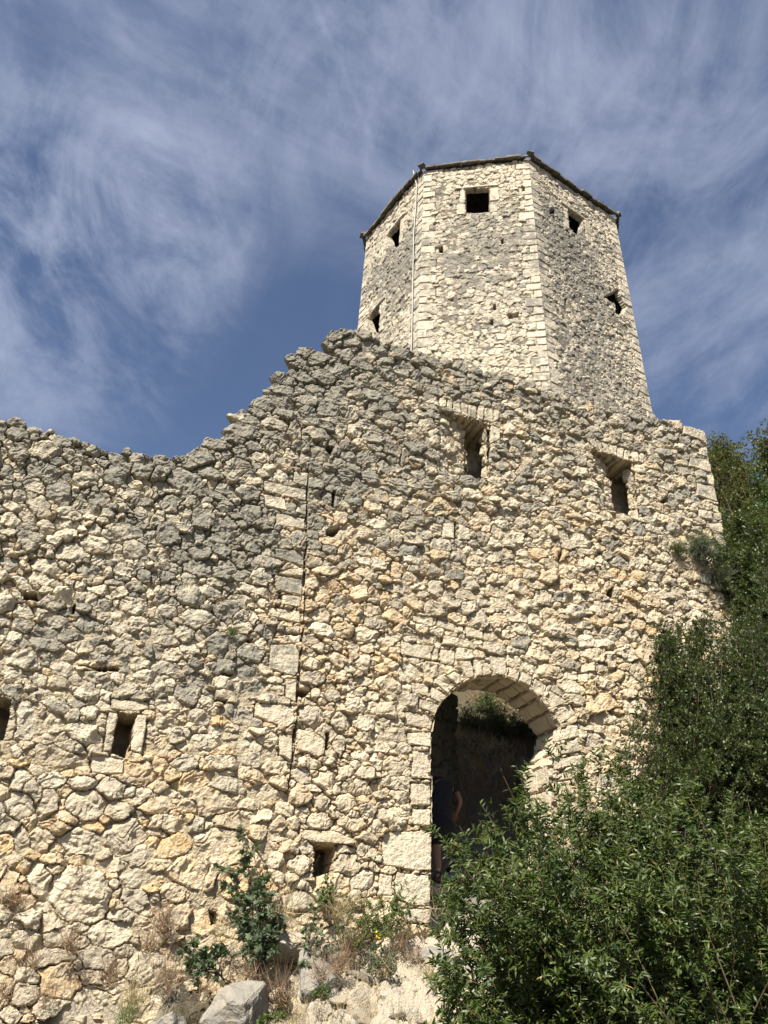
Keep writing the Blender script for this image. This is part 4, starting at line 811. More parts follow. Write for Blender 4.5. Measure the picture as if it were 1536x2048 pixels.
# ------------------------------------------------------------------ boulders
def rock_mesh(seed, sx, sy, sz, sub=5, rough=1.0, cuts=16, grey=.5, warm=.05):
    import bmesh
    bm = bmesh.new(); bmesh.ops.create_icosphere(bm, subdivisions=sub, radius=1.0)
    V = np.array([v.co[:] for v in bm.verts]); Fq = np.array([[v.index for v in f.verts] for f in bm.faces]); bm.free()
    rs = np.random.RandomState(seed)
    for _ in range(cuts):
        n_ = unit(rs.normal(0, 1, 3)); d = rs.uniform(.40, .85); s = V@n_; V = V-np.maximum(s-d, 0)[:, None]*n_*.86
    V *= np.array([sx, sy, sz])
    nr = V/np.linalg.norm(V, axis=1, keepdims=True)
    a, b_, c = V[:, 0], V[:, 1], V[:, 2]; S_ = max(sx, sy, sz)
    d = .05*(fbm(a+b_, c-b_, 2.2/S_, 4, seed % 50)+fbm(b_, c+a, 3.1/S_, 4, seed % 50+3))*S_+.022*fbm(a*1.3-c, b_+c*.7, 9/S_, 4, seed % 50+5)*S_
    st = fbm(c*1.4+a*.3, b_+a, 2.6/S_, 2, seed % 50+9)*3; st = (np.floor(st)+sstep(st-np.floor(st), .7, 1))/3
    V = V+nr*((d+.05*st*S_)*rough)[:, None]
    tone = np.stack([np.clip(grey+.25*fbm(a+c, b_, 1.5/S_, 3, 7), 0, 1), np.full(len(V), warm), np.zeros(len(V)), np.full(len(V), rs.rand())], -1)
    return mesh_from('rock', V, Fq, {'tone': tone})
M_BOULDER = stone_material('grey_boulder', (.25, .24, .21), (.21, .20, .175), (.16, .155, .14), (.5, .42, .3), (.3, .25, .18), .6)
def place_rock(x, y, w, wid, hei, dep, label, seed, rot=0, tilt=0, grey=.35, warm=.05, mat=None, sink=.15, group=None, name='boulder'):
    P = pix_at(x, y, WDIST-w)
    o = link(name, rock_mesh(seed, wid/2, dep/2, hei/2, grey=grey, warm=warm), mat or M_BOULDER)
    o.location = tuple(P-ZZ*sink); o.rotation_euler = (tilt*.3, tilt, math.atan2(WD[1], WD[0])+rot)
    return tag(o, label, 'boulder' if name == 'boulder' else 'rock', group)
place_rock(475, 2000, .95, 1.20, .80, .8, 'large light grey boulder below the fig sapling at the wall foot', 11, .2, -.15, .25)
place_rock(345, 2035, .85, .70, .55, .6, 'grey boulder in dry grass, left of the large light boulder', 12, .3, .2, .45)
place_rock(645, 1935, .48, .95, .62, .6, 'smooth grey rock slab under the square hole, dappled by leaf shadows', 13, -.2, .25, .5)
place_rock(880, 1905, .35, .85, .42, .7, 'low grey rock at the left foot of the doorway', 14, .1, .1, .5)
place_rock(715, 1972, .95, .38, .36, .35, 'pale cream rock standing up beside the stony path', 15, .6, .3, 0, .3, M_ROCK)
place_rock(792, 1972, .9, .55, .24, .35, 'flat-topped pale rock lying across the path', 16, -.2, 0, .15, .1, M_ROCK)
place_rock(650, 2040, 1.2, .70, .30, .5, 'pale long rock at the bottom edge left of the path', 17, .1, .1, .2, .05, M_ROCK)
place_rock(562, 1955, .75, .28, .22, .3, 'small white stone caught in dry grass beside the large boulder', 18, .1, .1, 0, .05, M_ROCK)
place_rock(820, 2030, 1.35, .60, .22, .5, 'low pale rock ledge at the bottom of the path', 19, .4, .0, .2, .1, M_ROCK)
place_rock(905, 1960, .8, .40, .2, .35, 'low pale rock by the left tips of the leafy shrub', 20, .4, .0, .15, .1, M_ROCK)
place_rock(590, 1860, .12, .75, .42, .4, 'pale rounded rock against the wall under the small weeds', 21, .0, .1, .05, .1, M_ROCK)
place_rock(975, 1760, -1.9, 1.1, .9, .8, 'shaded grey boulder inside the doorway to the right of the person', 22, .2, .1, .3)
#place_rock(1010, 1560, -3.2, 1.3, 1.1, .9, 'pale rock face on the shaded bank seen through the doorway', 23, .2, .1, .2)
rsn = np.random.RandomState(77); nst = 0
proto_r = [rock_mesh(300+i, .5, .42, .33, sub=3, grey=.1, warm=.15) for i in range(6)]
for m_ in proto_r: m_.materials.append(M_ROCK)
for _ in range(190):
    u = rsn.uniform(1.0, 6.6); w = rsn.uniform(.25, 2.6); s = rsn.uniform(.05, .19)*(1 if rsn.rand() < .75 else 1.9)
    if u < 2.2 and rsn.rand() < .5: continue
    P = gpt(u, w, s*.12); o = bpy.data.objects.new('loose_stone', proto_r[nst % 6]); COL.objects.link(o); o.location = tuple(P); o.scale = (s, s*rsn.uniform(.7, 1.2), s*rsn.uniform(.6, 1)); o.rotation_euler = tuple(rsn.uniform(-.6, .6, 2))+(rsn.uniform(0, 6.28),)
    tag(o, 'small pale loose stone lying on the stony path', 'stone', 'loose stones on the path'); nst += 1

# the retaining wall on the bank behind the doorway
M_DIM = stone_material('shade_darkened_stone', (.13, .125, .10), (.09, .09, .07), (.05, .052, .042), (.1, .08, .05), (.04, .035, .028))  # stone colour darkened to put the doorway's shade into this wall
def bank_wall():
    a = np.array([4.85, 1.45]); b = np.array([5.75, 2.35]); L = np.linalg.norm(b-a); e = (WD*(b-a)[0]+WN*(b-a)[1])/L; nn = np.cross(e, ZZ)
    if nn@WN > 0: nn = -nn
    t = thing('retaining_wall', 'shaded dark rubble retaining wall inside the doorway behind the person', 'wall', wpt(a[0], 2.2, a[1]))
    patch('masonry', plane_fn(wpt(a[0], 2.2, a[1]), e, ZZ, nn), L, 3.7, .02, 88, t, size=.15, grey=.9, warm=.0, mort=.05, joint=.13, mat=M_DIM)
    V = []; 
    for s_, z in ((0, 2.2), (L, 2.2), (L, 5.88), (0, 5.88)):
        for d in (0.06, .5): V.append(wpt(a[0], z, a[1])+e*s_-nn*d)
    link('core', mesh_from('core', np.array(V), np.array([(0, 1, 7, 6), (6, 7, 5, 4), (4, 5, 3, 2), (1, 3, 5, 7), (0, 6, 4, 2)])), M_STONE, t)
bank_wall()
# ------------------------------------------------------------------ plants
def leaf_mat(name, c0, c1, gloss=.35, trans=.35):
    m = bpy.data.materials.new(name); m.use_nodes = True; nt = m.node_tree
    for n in list(nt.nodes): nt.nodes.remove(n)
    gg = G(nt); out = nt.nodes.new('ShaderNodeOutputMaterial'); b = nt.nodes.new('ShaderNodeBsdfPrincipled'); tr = nt.nodes.new('ShaderNodeBsdfTranslucent'); mx = nt.nodes.new('ShaderNodeMixShader')
    r, g_, b_, a_ = gg.attr('tone'); c = gg.mix(r, c0, c1); c = gg.mix(gg.math('MULTIPLY', g_, 1.0), c, (.30, .24, .06))
    gg.set(b.inputs['Base Color'], c); b.inputs['Roughness'].default_value = gloss
    gg.set(tr.inputs['Color'], gg.mix(.5, c, (.16, .26, .03)))
    mx.inputs[0].default_value = trans; nt.links.new(b.outputs[0], mx.inputs[1]); nt.links.new(tr.outputs[0], mx.inputs[2]); nt.links.new(mx.outputs[0], out.inputs[0])
    return m
M_LEAF = leaf_mat('narrow_leaf', (.028, .052, .011), (.100, .135, .028), .46, .34)
M_DARK = leaf_mat('dark_leaf', (.024, .042, .011), (.085, .110, .026), .5, .2)
M_FIG = leaf_mat('fig_leaf', (.050, .078, .040), (.105, .135, .070), .65, .25)
M_HERB = leaf_mat('herb_leaf', (.05, .095, .02), (.12, .16, .04), .6, .3)
M_OLIVE = leaf_mat('olive_leaf', (.05, .065, .022), (.13, .12, .04), .6, .25)
M_GREYG = leaf_mat('grey_green_leaf', (.10, .12, .085), (.17, .18, .12), .8, .15)
M_STRAW = leaf_mat('straw', (.30, .225, .12), (.50, .40, .24), .8, .25)
M_BROWN = leaf_mat('dead_twig', (.16, .10, .06), (.30, .20, .12), .9, .1)
M_TWIG = simple_mat('green_twig', (.11, .085, .04), .8, 20)
M_BARK = simple_mat('grey_bark', (.055, .045, .032), .9, 12, bump=.5)

def leaves_mesh(name, P, T, Nn, L, W, tone, shape='lance', rs=None):
    """P base points, T unit directions, Nn unit face normals; arrays. One folded blade each."""
    n = len(P); Sd = np.cross(T, Nn); Sd /= np.linalg.norm(Sd, axis=1, keepdims=True)+1e-9; Nn = np.cross(Sd, T)
    L = L[:, None]; W = W[:, None]
    if shape == 'lance':      # base, side pair low, side pair high, tip, with droop
        f = ((0, 0, 0), (.30, .5, -.08), (.30, 0, .05), (.30, -.5, -.08), (.68, .36, -.16), (.68, 0, -.05), (.68, -.36, -.16), (1, 0, -.30))
        Fq = [(0, 1, 2), (0, 2, 3), (1, 4, 5), (1, 5, 2), (2, 5, 6), (2, 6, 3), (4, 7, 5), (5, 7, 6)]
    elif shape == 'lobed':
        f = ((0, 0, 0), (.12, .38, .0), (.30, .26, .02), (.52, .52, -.08), (.58, .20, .03), (1, 0, -.18), (.58, -.20, .03), (.52, -.52, -.08), (.30, -.26, .02), (.12, -.38, .0), (.45, 0, .06))
        Fq = [(0, 1, 2), (0, 2, 10), (2, 3, 4), (2, 4, 10), (4, 5, 10), (10, 5, 6), (10, 6, 8), (6, 7, 8), (0, 10, 8), (0, 8, 9)]
    else:                      # simple small oval
        f = ((0, 0, 0), (.5, .5, -.06), (1, 0, -.1), (.5, -.5, -.06)); Fq = [(0, 1, 2), (0, 2, 3)]
    k = len(f); V = np.empty((n, k, 3))
    for i, (a, b, c) in enumerate(f): V[:, i] = P+T*L*a+Sd*W*b+Nn*L*c
    Fa = (np.arange(n)*k)[:, None, None]+np.array(Fq)[None]
    return mesh_from(name, V.reshape(-1, 3), Fa.reshape(-1, 3), {'tone': np.repeat(tone, k, axis=0)})
def rnd_unit(rs, n): v = rs.normal(0, 1, (n, 3)); return v/np.linalg.norm(v, axis=1, keepdims=True)
def nrm(a): return a/(np.linalg.norm(a, axis=-1, keepdims=True)+1e-9)
def curve(rs, a, b, m, sag=.0, wob=.04):
    """polyline a -> b with gentle arch and wobble; a,b (n,3)"""
    n = len(a); t = np.linspace(0, 1, m)[None, :, None]; L = np.linalg.norm(b-a, axis=1)[:, None, None]
    P = a[:, None, :]*(1-t)+b[:, None, :]*t
    P = P+np.array([0, 0, 1.0])*(4*t*(1-t))*L*sag
    w1 = rs.normal(0, 1, (n, 1, 3)); w2 = rs.normal(0, 1, (n, 1, 3))
    return P+(w1*np.sin(t*3.0)*t+w2*np.sin(t*7)*.4*t*(1-t)*4)*wob*L
def stems_to_points(Pl, t):
    """points and tangents on polylines Pl (n,m,3) at parameter t (n,k)"""
    n, m, _ = Pl.shape; x = np.clip(t, 0, .9999)*(m-1); i = x.astype(int); f = (x-i)[..., None]; r = np.arange(n)[:, None]
    return Pl[r, i]*(1-f)+Pl[r, i+1]*f, nrm(Pl[r, i+1]-Pl[r, i])
def tone_arr(rs, n, lo=0, hi=1, yellow=.01, base=None):
    t = np.zeros((n, 4)); t[:, 0] = np.clip(rs.uniform(lo, hi, n)+(0 if base is None else base), 0, 1); t[:, 1] = (rs.rand(n) < yellow)*rs.uniform(.4, 1, n); t[:, 3] = 1; return t
def leafy(t, rs, Pl, n_leaf, t0, L, W, mat, shape='lance', name='foliage', out=.75, up=.25, yellow=.01, tone=(0, 1), clump=None):
    """leaves alternately along stems Pl"""
    n = len(Pl); tt = np.sort(rs.uniform(t0, 1.0, (n, n_leaf)), axis=1); P, T = stems_to_points(Pl, tt)
    P = P.reshape(-1, 3); T = T.reshape(-1, 3); N_ = len(P)
    side = np.cross(T, rnd_unit(rs, N_)); side = nrm(side)
    D = nrm(T*(1-out)+side*out+np.array([0, 0, up])+rs.normal(0, .12, (N_, 3)))
    Nn = nrm(np.array([0, 0, 1.0])+rs.normal(0, .45, (N_, 3)))
    ls = rs.uniform(.7, 1.25, N_)
    base = None
    if clump is not None: base = np.repeat(rs.normal(0, clump, n), n_leaf)
    me = leaves_mesh(name, P, D, Nn, L*ls, W*ls*rs.uniform(.8, 1.2, N_), tone_arr(rs, N_, tone[0], tone[1], yellow, base), shape)
    return link(name, me, mat, t)
def stems(t, Pl, r0, r1, mat, name='stems', k=4):
    n, m, _ = Pl.shape; R = np.linspace(1, 0, m)[None, :]*(np.asarray(r0).reshape(-1, 1)-r1)+r1; R = np.broadcast_to(R, (n, m))
    V, Fq = tube_arrays(Pl, R, k); return link(name, mesh_from(name, V, Fq, smooth=True), mat, t)

# ---- the big leafy shrub in the foreground
def big_shrub():
    rs = np.random.RandomState(31)
    DC = 4.9     # distance along the wall's normal of the shrub's middle
    base = gpt(3.6, WDIST-DC)
    t = thing('leafy_shrub', 'large bright green shrub with narrow leaves filling the lower right foreground', 'shrub', base)
    # crown outline in the photograph, used as a list of tip directions
    outline = [(866, 1600, 60), (905, 1500, 0)]
    tips = []; 
    top = [(858, 1930), (870, 1790), (880, 1640), (960, 1590), (1000, 1545), (1050, 1520), (1090, 1500), (1150, 1530), (1215, 1480), (1270, 1530), (1330, 1560), (1400, 1580), (1470, 1590), (1536, 1600), (1640, 1620)]
    tx = np.array([p[0] for p in top]); ty = np.array([p[1] for p in top])
    while len(tips) < 320:
        x = rs.uniform(868, 1700); y0 = np.interp(x, [850, 880, 960, 1030, 1110, 1215, 1300, 1400, 1536, 1700], [1720, 1650, 1600, 1570, 1530, 1490, 1540, 1575, 1590, 1600])
        y = y0+abs(rs.normal(0, 1))*170+rs.uniform(0, 60)
        if y > 2150: continue
        if x < 960 and 1700 < y < 1860 and rs.rand() < .55: continue
        D = DC+rs.normal(0, .42)+(1400-x)*.0006
        tips.append(pix_at(x, y, D))
    for x, y, D in ((866, 1648, 5.2), (905, 1690, 5.1), (985, 1590, 5.0), (955, 1605, 5.2), (1032, 1530, 5.1), (1010, 1545, 5.2), (1215, 1482, 5.0), (1200, 1500, 5.2), (1390, 1560, 4.8), (905, 1775, 5.0), (880, 1885, 4.8), (870, 1960, 4.7), (862, 1990, 4.7), (1150, 1530, 5.0), (1275, 1530, 5.0), (1100, 1495, 5.3), (1235, 1500, 5.1), (868, 2030, 4.7), (880, 1935, 4.8)): tips.append(pix_at(x, y, D))
    while len(tips) < 385: tips.append(pix_at(rs.uniform(885, 1130), rs.uniform(1840, 2120), DC+rs.normal(0, .3)))
    tips = np.array(tips); n = len(tips)
    bx = np.stack([np.clip((tips@WD)*.45+2.3+rs.normal(0, .35, n), 2.6, 5.2), WDIST-DC+rs.normal(0, .3, n)], -1)
    B = np.array([gpt(a, b) for a, b in bx]); B[:, 2] = np.minimum(B[:, 2], tips[:, 2]-.25)
    main = curve(rs, B, tips, 12, .06, .03); Lm = np.linalg.norm(tips-B, axis=1)
    stems(t, main, .0035+.0022*Lm, .0012, M_TWIG)
    # side shoots
    k = 11; tt = np.sort(rs.uniform(.22, .97, (n, k)), axis=1); P, T = stems_to_points(main, tt); P = P.reshape(-1, 3); T = T.reshape(-1, 3); N_ = len(P)
    D = nrm(T*.75+nrm(np.cross(T, rnd_unit(rs, N_)))*.75+np.array([0, 0, .22])); ln = rs.uniform(.10, .34, N_)*(1.1-.45*tt.reshape(-1))
    side = curve(rs, P, P+D*ln[:, None], 5, .04, .06); stems(t, side, np.full(N_, .0018), .0008, M_TWIG, 'twigs', 3)
    leafy(t, rs, side, 21, .08, .049, .0148, M_LEAF, clump=.22, tone=(.1, .8), yellow=.012)
    leafy(t, rs, main, 46, .35, .053, .0145, M_LEAF, clump=.22, tone=(.1, .8), yellow=.012, name='stem_leaves')
big_shrub()

def bush(name, label, cat, base, centres, n_stem, k_side, n_leaf, L, W, mat, seed, rad=.5, shape='oval', twig=M_BARK, side_len=.3, group=None, tone=(0, 1), yellow=.01, r0=.012, clump=.25, sag=.05, base_sp=.25, stem_name='branches', up=.3, t0=.3, bare=0):
    rs = np.random.RandomState(seed); t = thing(name, label, cat, base, group)
    c = np.array([x[:3] for x in centres]); cr = np.array([x[3] if len(x) > 3 else rad for x in centres])
    i = rs.randint(0, len(c), n_stem); tips = c[i]+rnd_unit(rs, n_stem)*cr[i][:, None]*(rs.rand(n_stem)**.45)[:, None]
    B = np.asarray(base)[None]+rs.normal(0, base_sp, (n_stem, 3))*np.array([1, 1, .15])
    main = curve(rs, B, tips, 10, sag, .05); Lm = np.linalg.norm(tips-B, axis=1)
    stems(t, main, r0*(.5+.5*Lm/Lm.max()), .002, twig, stem_name)
    tt = rs.uniform(t0, 1, (n_stem, k_side)); P, T = stems_to_points(main, tt); P = P.reshape(-1, 3); T = T.reshape(-1, 3); N_ = len(P)
    D = nrm(T*.6+nrm(np.cross(T, rnd_unit(rs, N_)))+np.array([0, 0, up])); ln = side_len*rs.uniform(.5, 1.2, N_)
    side = curve(rs, P, P+D*ln[:, None], 4, .05, .08); stems(t, side, np.full(N_, max(.0012, r0*.22)), .001, twig, 'twigs', 3)
    leafy(t, rs, side, n_leaf, .05, L, W, mat, shape, clump=clump, tone=tone, yellow=yellow)
    if bare:
        tp = c[rs.randint(0, len(c), bare)]+rnd_unit(rs, bare)*rad*1.4+np.array([0, 0, rad*.5]); bb = curve(rs, tp-np.array([0, 0, .8])*1.0, tp, 6, .0, .08); stems(t, bb, np.full(bare, .006), .002, M_BROWN, 'bare_twigs', 3)
    return t
def PX(x, y, D, r=None):
    p = pix_at(x, y, D); return tuple(p)+((r,) if r else ())

# dark small-leaved bushes on the slope in front of the wall's right end
bush('evergreen_bush', 'dark small-leaved bush against the right part of the wall, above the bright shrub', 'bush', gpt(7.7, .7),
     [PX(1400, 1370, 8.6, .55), PX(1480, 1320, 8.4, .6), PX(1450, 1450, 8.2, .6), PX(1370, 1430, 8.8, .4), PX(1350, 1330, 8.9, .28), PX(1520, 1420, 8.0, .6), PX(1400, 1500, 8.2, .5), PX(1330, 1270, 9.1, .15), PX(1400, 1260, 9.0, .25), PX(1490, 1240, 8.8, .4), PX(1380, 1560, 8.3, .4), PX(1480, 1540, 8.0, .5)],
     420, 16, 22, .034, .020, M_DARK, 41, side_len=.20, tone=(0, .9), r0=.008, base_sp=.6, yellow=.02)
bush('evergreen_bush', 'dense dark bush at the right edge of the picture, tallest in front of the slope', 'bush', gpt(9.6, 1.6),
     [PX(1560, 1250, 8.2, .8), PX(1600, 1380, 7.8, .8), PX(1530, 1330, 8.2, .5), PX(1590, 1500, 7.6, .8), PX(1530, 1520, 7.8, .45), PX(1600, 1150, 8.5, .7)],
     330, 14, 20, .034, .020, M_DARK, 42, side_len=.22, tone=(0, .7), r0=.008, base_sp=.6)
# trees on the slope behind and beside the end of the wall
def slope_tree(label, seed, u, w, centres, n, mat, L=.055, W=.028, shape='oval', name='slope_tree', **kw):
    b = gpt(u, w); return bush(name, label, 'tree', b, centres, int(n*1.3), 14, 20, L, W, mat, seed, shape=shape, side_len=.42, r0=.014, base_sp=.12, stem_name='trunk_and_limbs', t0=.45, **kw)
slope_tree('olive-brown thin tree rising just behind the corner of the wall', 51, 11.2, -1.2, [PX(1455, 925, 11.6, .45), PX(1445, 990, 11.5, .55), PX(1475, 1010, 11.4, .6), PX(1470, 1090, 11.3, .7), PX(1440, 900, 11.7, .2)], 110, M_OLIVE, bare=14, yellow=.12)
slope_tree('green bushy tree at the right edge beside the wall corner, against the sky', 52, 12.2, -.6, [PX(1525, 985, 11.2, .6), PX(1545, 1060, 11.0, .9), PX(1510, 1110, 10.8, .7), PX(1600, 1000, 11.3, 1.0), PX(1560, 1160, 10.6, .9)], 170, M_HERB, tone=(0, .6), bare=5)
slope_tree('dark tree with a thin bent trunk below the green bushy tree, beside the wall end', 53, 10.9, .5, [PX(1490, 1190, 9.9, .6), PX(1540, 1220, 9.7, .7), PX(1440, 1120, 10.0, .35), PX(1470, 1060, 10.3, .5)], 130, M_DARK, yellow=.03)
slope_tree('brownish scrub with dead twigs behind the dark tree right of the wall', 54, 11.9, .3, [PX(1500, 1150, 10.9, .6), PX(1470, 1180, 10.7, .5), PX(1540, 1110, 11, .7)], 110, M_OLIVE, yellow=.35, bare=20)
# hanging tuft growing out of the masonry
def tuft(name, label, cat, root, direction, n, Lr, mat, seed, spread=.5, sag=-.15, wr=.003, group=None, leaves=None):
    rs = np.random.RandomState(seed); t = thing(name, label, cat, root, group)
    D = nrm(np.asarray(direction)[None]+rs.normal(0, spread, (n, 3))); tips = np.asarray(root)[None]+D*rs.uniform(.35, 1, n)[:, None]*Lr
    B = np.asarray(root)[None]+rs.normal(0, .05, (n, 3)); Pl = curve(rs, B, tips, 6, sag, .05)
    blades(t, rs, Pl, wr, mat, 'stalks')
    if leaves: leafy(t, rs, Pl, leaves[0], .1, leaves[1], leaves[2], leaves[3], 'oval', clump=.2)
    return t
def blades(t, rs, Pl, wr, mat, name):
    """thin flat grass blades along polylines"""
    n, m, _ = Pl.shape; T = nrm(np.gradient(Pl, axis=1)); sd_ = nrm(np.cross(T, rnd_unit(rs, n)[:, None, :])); w = np.linspace(1, .15, m)[None, :, None]*wr*rs.uniform(.7, 1.3, (n, 1, 1))
    V = np.stack([Pl-sd_*w, Pl+sd_*w], 2).reshape(-1, 3); idx = np.arange(n*m*2).reshape(n, m, 2)
    Fq = np.stack([idx[:, :-1, 0], idx[:, :-1, 1], idx[:, 1:, 1], idx[:, 1:, 0]], -1).reshape(-1, 4)
    return link(name, mesh_from(name, V, Fq, {'tone': np.repeat(tone_arr(rs, n), m*2, axis=0)}), mat, t)
tuft('wall_tuft', 'feathery grey-green tuft hanging from the wall near its right corner', 'plant', wpt(9.2, 8.35, -.05), (-.2, -1.0, -.35), 700, .62, M_GREYG, 61, .42, -.06, .004, leaves=(8, .035, .006, M_GREYG))
tuft('wall_tuft', 'small sparse brown-green tuft on the wall left of the feathery one', 'plant', wpt(8.75, 8.2, -.05), (-.2, -.8, -.2), 200, .4, M_OLIVE, 62, .5, -.06, .003, leaves=(4, .03, .006, M_OLIVE))
tuft('wall_tuft', 'grey-green tuft at the foot of the feathery tuft by the corner', 'plant', wpt(9.5, 7.85, -.05), (.1, -.9, -.2), 300, .45, M_GREYG, 63, .45, -.05, .004, leaves=(6, .03, .006, M_OLIVE))
tuft('wall_tuft', 'tiny green weed in a joint left of the vertical seam', 'plant', wpix_p := wpt(*wpix(463, 1268), -.03), (0, -.7, .5), 60, .12, M_HERB, 64, .4, 0, .002, leaves=(3, .02, .008, M_HERB))

# fig sapling and weeds along the foot of the wall
def sapling(name, label, base, tips, seed, n_leaf=10, L=.085, W=.09, mat=M_FIG, shape='lobed', sub=3, twig=M_BARK, r0=.008, sl=.16, cat='plant'):
    rs = np.random.RandomState(seed); t = thing(name, label, cat, base); tips = np.array(tips); n = len(tips)
    B = np.asarray(base)[None]+rs.normal(0, .04, (n, 3)); main = curve(rs, B, tips, 9, .03, .05); stems(t, main, np.full(n, r0), .002, twig, 'branches')
    tt = rs.uniform(.35, 1, (n, sub)); P, T = stems_to_points(main, tt); P = P.reshape(-1, 3); T = T.reshape(-1, 3); N_ = len(P)
    D = nrm(T*.4+nrm(np.cross(T, rnd_unit(rs, N_)))+np.array([0, 0, .35])); side = curve(rs, P, P+D*(sl*rs.uniform(.5, 1.2, N_))[:, None], 4, .0, .06); stems(t, side, np.full(N_, .0025), .0012, twig, 'twigs', 3)
    leafy(t, rs, side, n_leaf, .25, L, W, mat, shape, clump=.2, up=.15); leafy(t, rs, main, n_leaf, .5, L, W, mat, shape, clump=.2, name='stem_leaves')
    return t
q = lambda x, y, w: pix_at(x, y, WDIST-w)
fb = q(525, 1945, .55)
sapling('fig_sapling', 'dusty green fig sapling with lobed leaves standing at the foot of the wall', fb,
        [q(485, 1680, .18), q(500, 1665, .15), q(478, 1700, .2), q(455, 1770, .3), q(450, 1745, .25), q(470, 1790, .3), q(500, 1740, .2), q(520, 1760, .3), q(540, 1800, .45), q(530, 1830, .5), q(500, 1850, .5), q(515, 1880, .6), q(545, 1870, .55), q(470, 1840, .4), q(495, 1905, .65), q(550, 1850, .4), q(535, 1900, .6)], 71, 7, .075, .07, sub=7, sl=.15)
sapling('fig_sapling', 'low spreading fig shoot to the left of the taller fig sapling', q(450, 1955, .75), [q(355, 1900, .6), q(375, 1885, .6), q(395, 1915, .7), q(430, 1890, .65), q(445, 1905, .7), q(365, 1925, .7), q(420, 1940, .8), q(385, 1945, .8)], 72, 6, .08, .075, sub=4, sl=.11)
sapling('fig_sapling', 'thin fig shoot leaning right over the smooth grey slab', q(600, 1940, .5), [q(640, 1790, .25), q(625, 1815, .3), q(655, 1835, .4), q(610, 1870, .5), q(640, 1850, .4), q(665, 1900, .55), q(690, 1850, .4), q(620, 1925, .6)], 73, 4, .065, .055, sub=3, sl=.12)
sapling('leafy_weed', 'bright green leafy weed below the square hole in the wall', q(655, 1835, .22), [q(650, 1750, .12), q(640, 1770, .12), q(660, 1780, .15), q(668, 1800, .18), q(645, 1795, .15), q(655, 1760, .12)], 74, 8, .04, .025, M_HERB, 'lance', 5, M_TWIG, .004, .08)
sapling('leafy_weed', 'bushy green weed clump in front of the dressed stones left of the doorway', q(735, 1900, .45), [q(700+12*i, 1800+((i*37) % 70), .25+.03*(i % 6)) for i in range(11)]+[q(725, 1850, .5), q(760, 1870, .5), q(705, 1880, .5), q(790, 1840, .4), q(680, 1870, .5)], 75, 15, .030, .014, M_HERB, 'lance', 11, M_TWIG, .004, .13)
sapling('leafy_weed', 'thin weed shoots with long leaves in front of the door-side block', q(770, 1850, .3), [q(808, 1765, .2), q(795, 1790, .22), q(820, 1780, .25), q(830, 1800, .25), q(815, 1815, .3), q(790, 1770, .2)], 76, 5, .065, .018, M_HERB, 'lance', 3, M_TWIG, .003, .10)
sapling('leafy_weed', 'dark green weed at the edge of the stony path below the weed clump', q(765, 1950, .75), [q(745, 1895, .6), q(770, 1890, .6), q(785, 1905, .65), q(755, 1920, .7), q(790, 1930, .75), q(740, 1935, .75)], 77, 10, .035, .018, M_FIG, 'lance', 7, M_TWIG, .004, .10)
sapling('leafy_weed', 'grey-green low weed on the path at the bottom edge', q(800, 2050, 1.3), [q(770, 2015, 1.2), q(790, 2010, 1.2), q(815, 2025, 1.25), q(835, 2035, 1.3), q(760, 2040, 1.3)], 78, 10, .025, .012, M_GREYG, 'lance', 6, M_TWIG, .003, .07)
sapling('leafy_weed', 'small bright weed rooted in the dry grass left of the path', q(640, 2010, 1.1), [q(640, 1970, 1.0), q(650, 1975, 1.0), q(632, 1985, 1.05), q(648, 1995, 1.1)], 79, 10, .024, .013, M_HERB, 'lance', 6, M_TWIG, .003, .07)
sapling('leafy_weed', 'tiny green weeds between the boulder and the long pale rock', q(540, 2055, 1.2), [q(530, 2035, 1.15), q(550, 2035, 1.15), q(520, 2045, 1.2), q(565, 2030, 1.2)], 80, 8, .04, .03, M_HERB, 'lobed', 4, M_TWIG, .003, .06)
# yellow flowers
fl = q(752, 1866, .62); rs_ = np.random.RandomState(4); n = 6; M_YEL = simple_mat('yellow_petal', (.75, .50, .02), .6)
Pp = np.repeat(np.array([fl, fl+WD*.045-ZZ*.03]), 3, 0)+rs_.normal(0, .012, (n, 3)); ft_ = thing('wild_flower', 'single bright yellow flower in the weed clump left of the doorway', 'flower', fl)
link('petals', leaves_mesh('petals', Pp, nrm(rnd_unit(rs_, n)-WN*.3), nrm(-WN+rs_.normal(0, .4, (n, 3))), np.full(n, .028), np.full(n, .018), tone_arr(rs_, n), 'oval'), M_YEL, ft_)
link('stalk', mesh_from('stalk', *tube_arrays([np.linspace(fl-ZZ*.2, fl, 4)], [np.full(4, .0025)], 4)), M_TWIG, ft_)

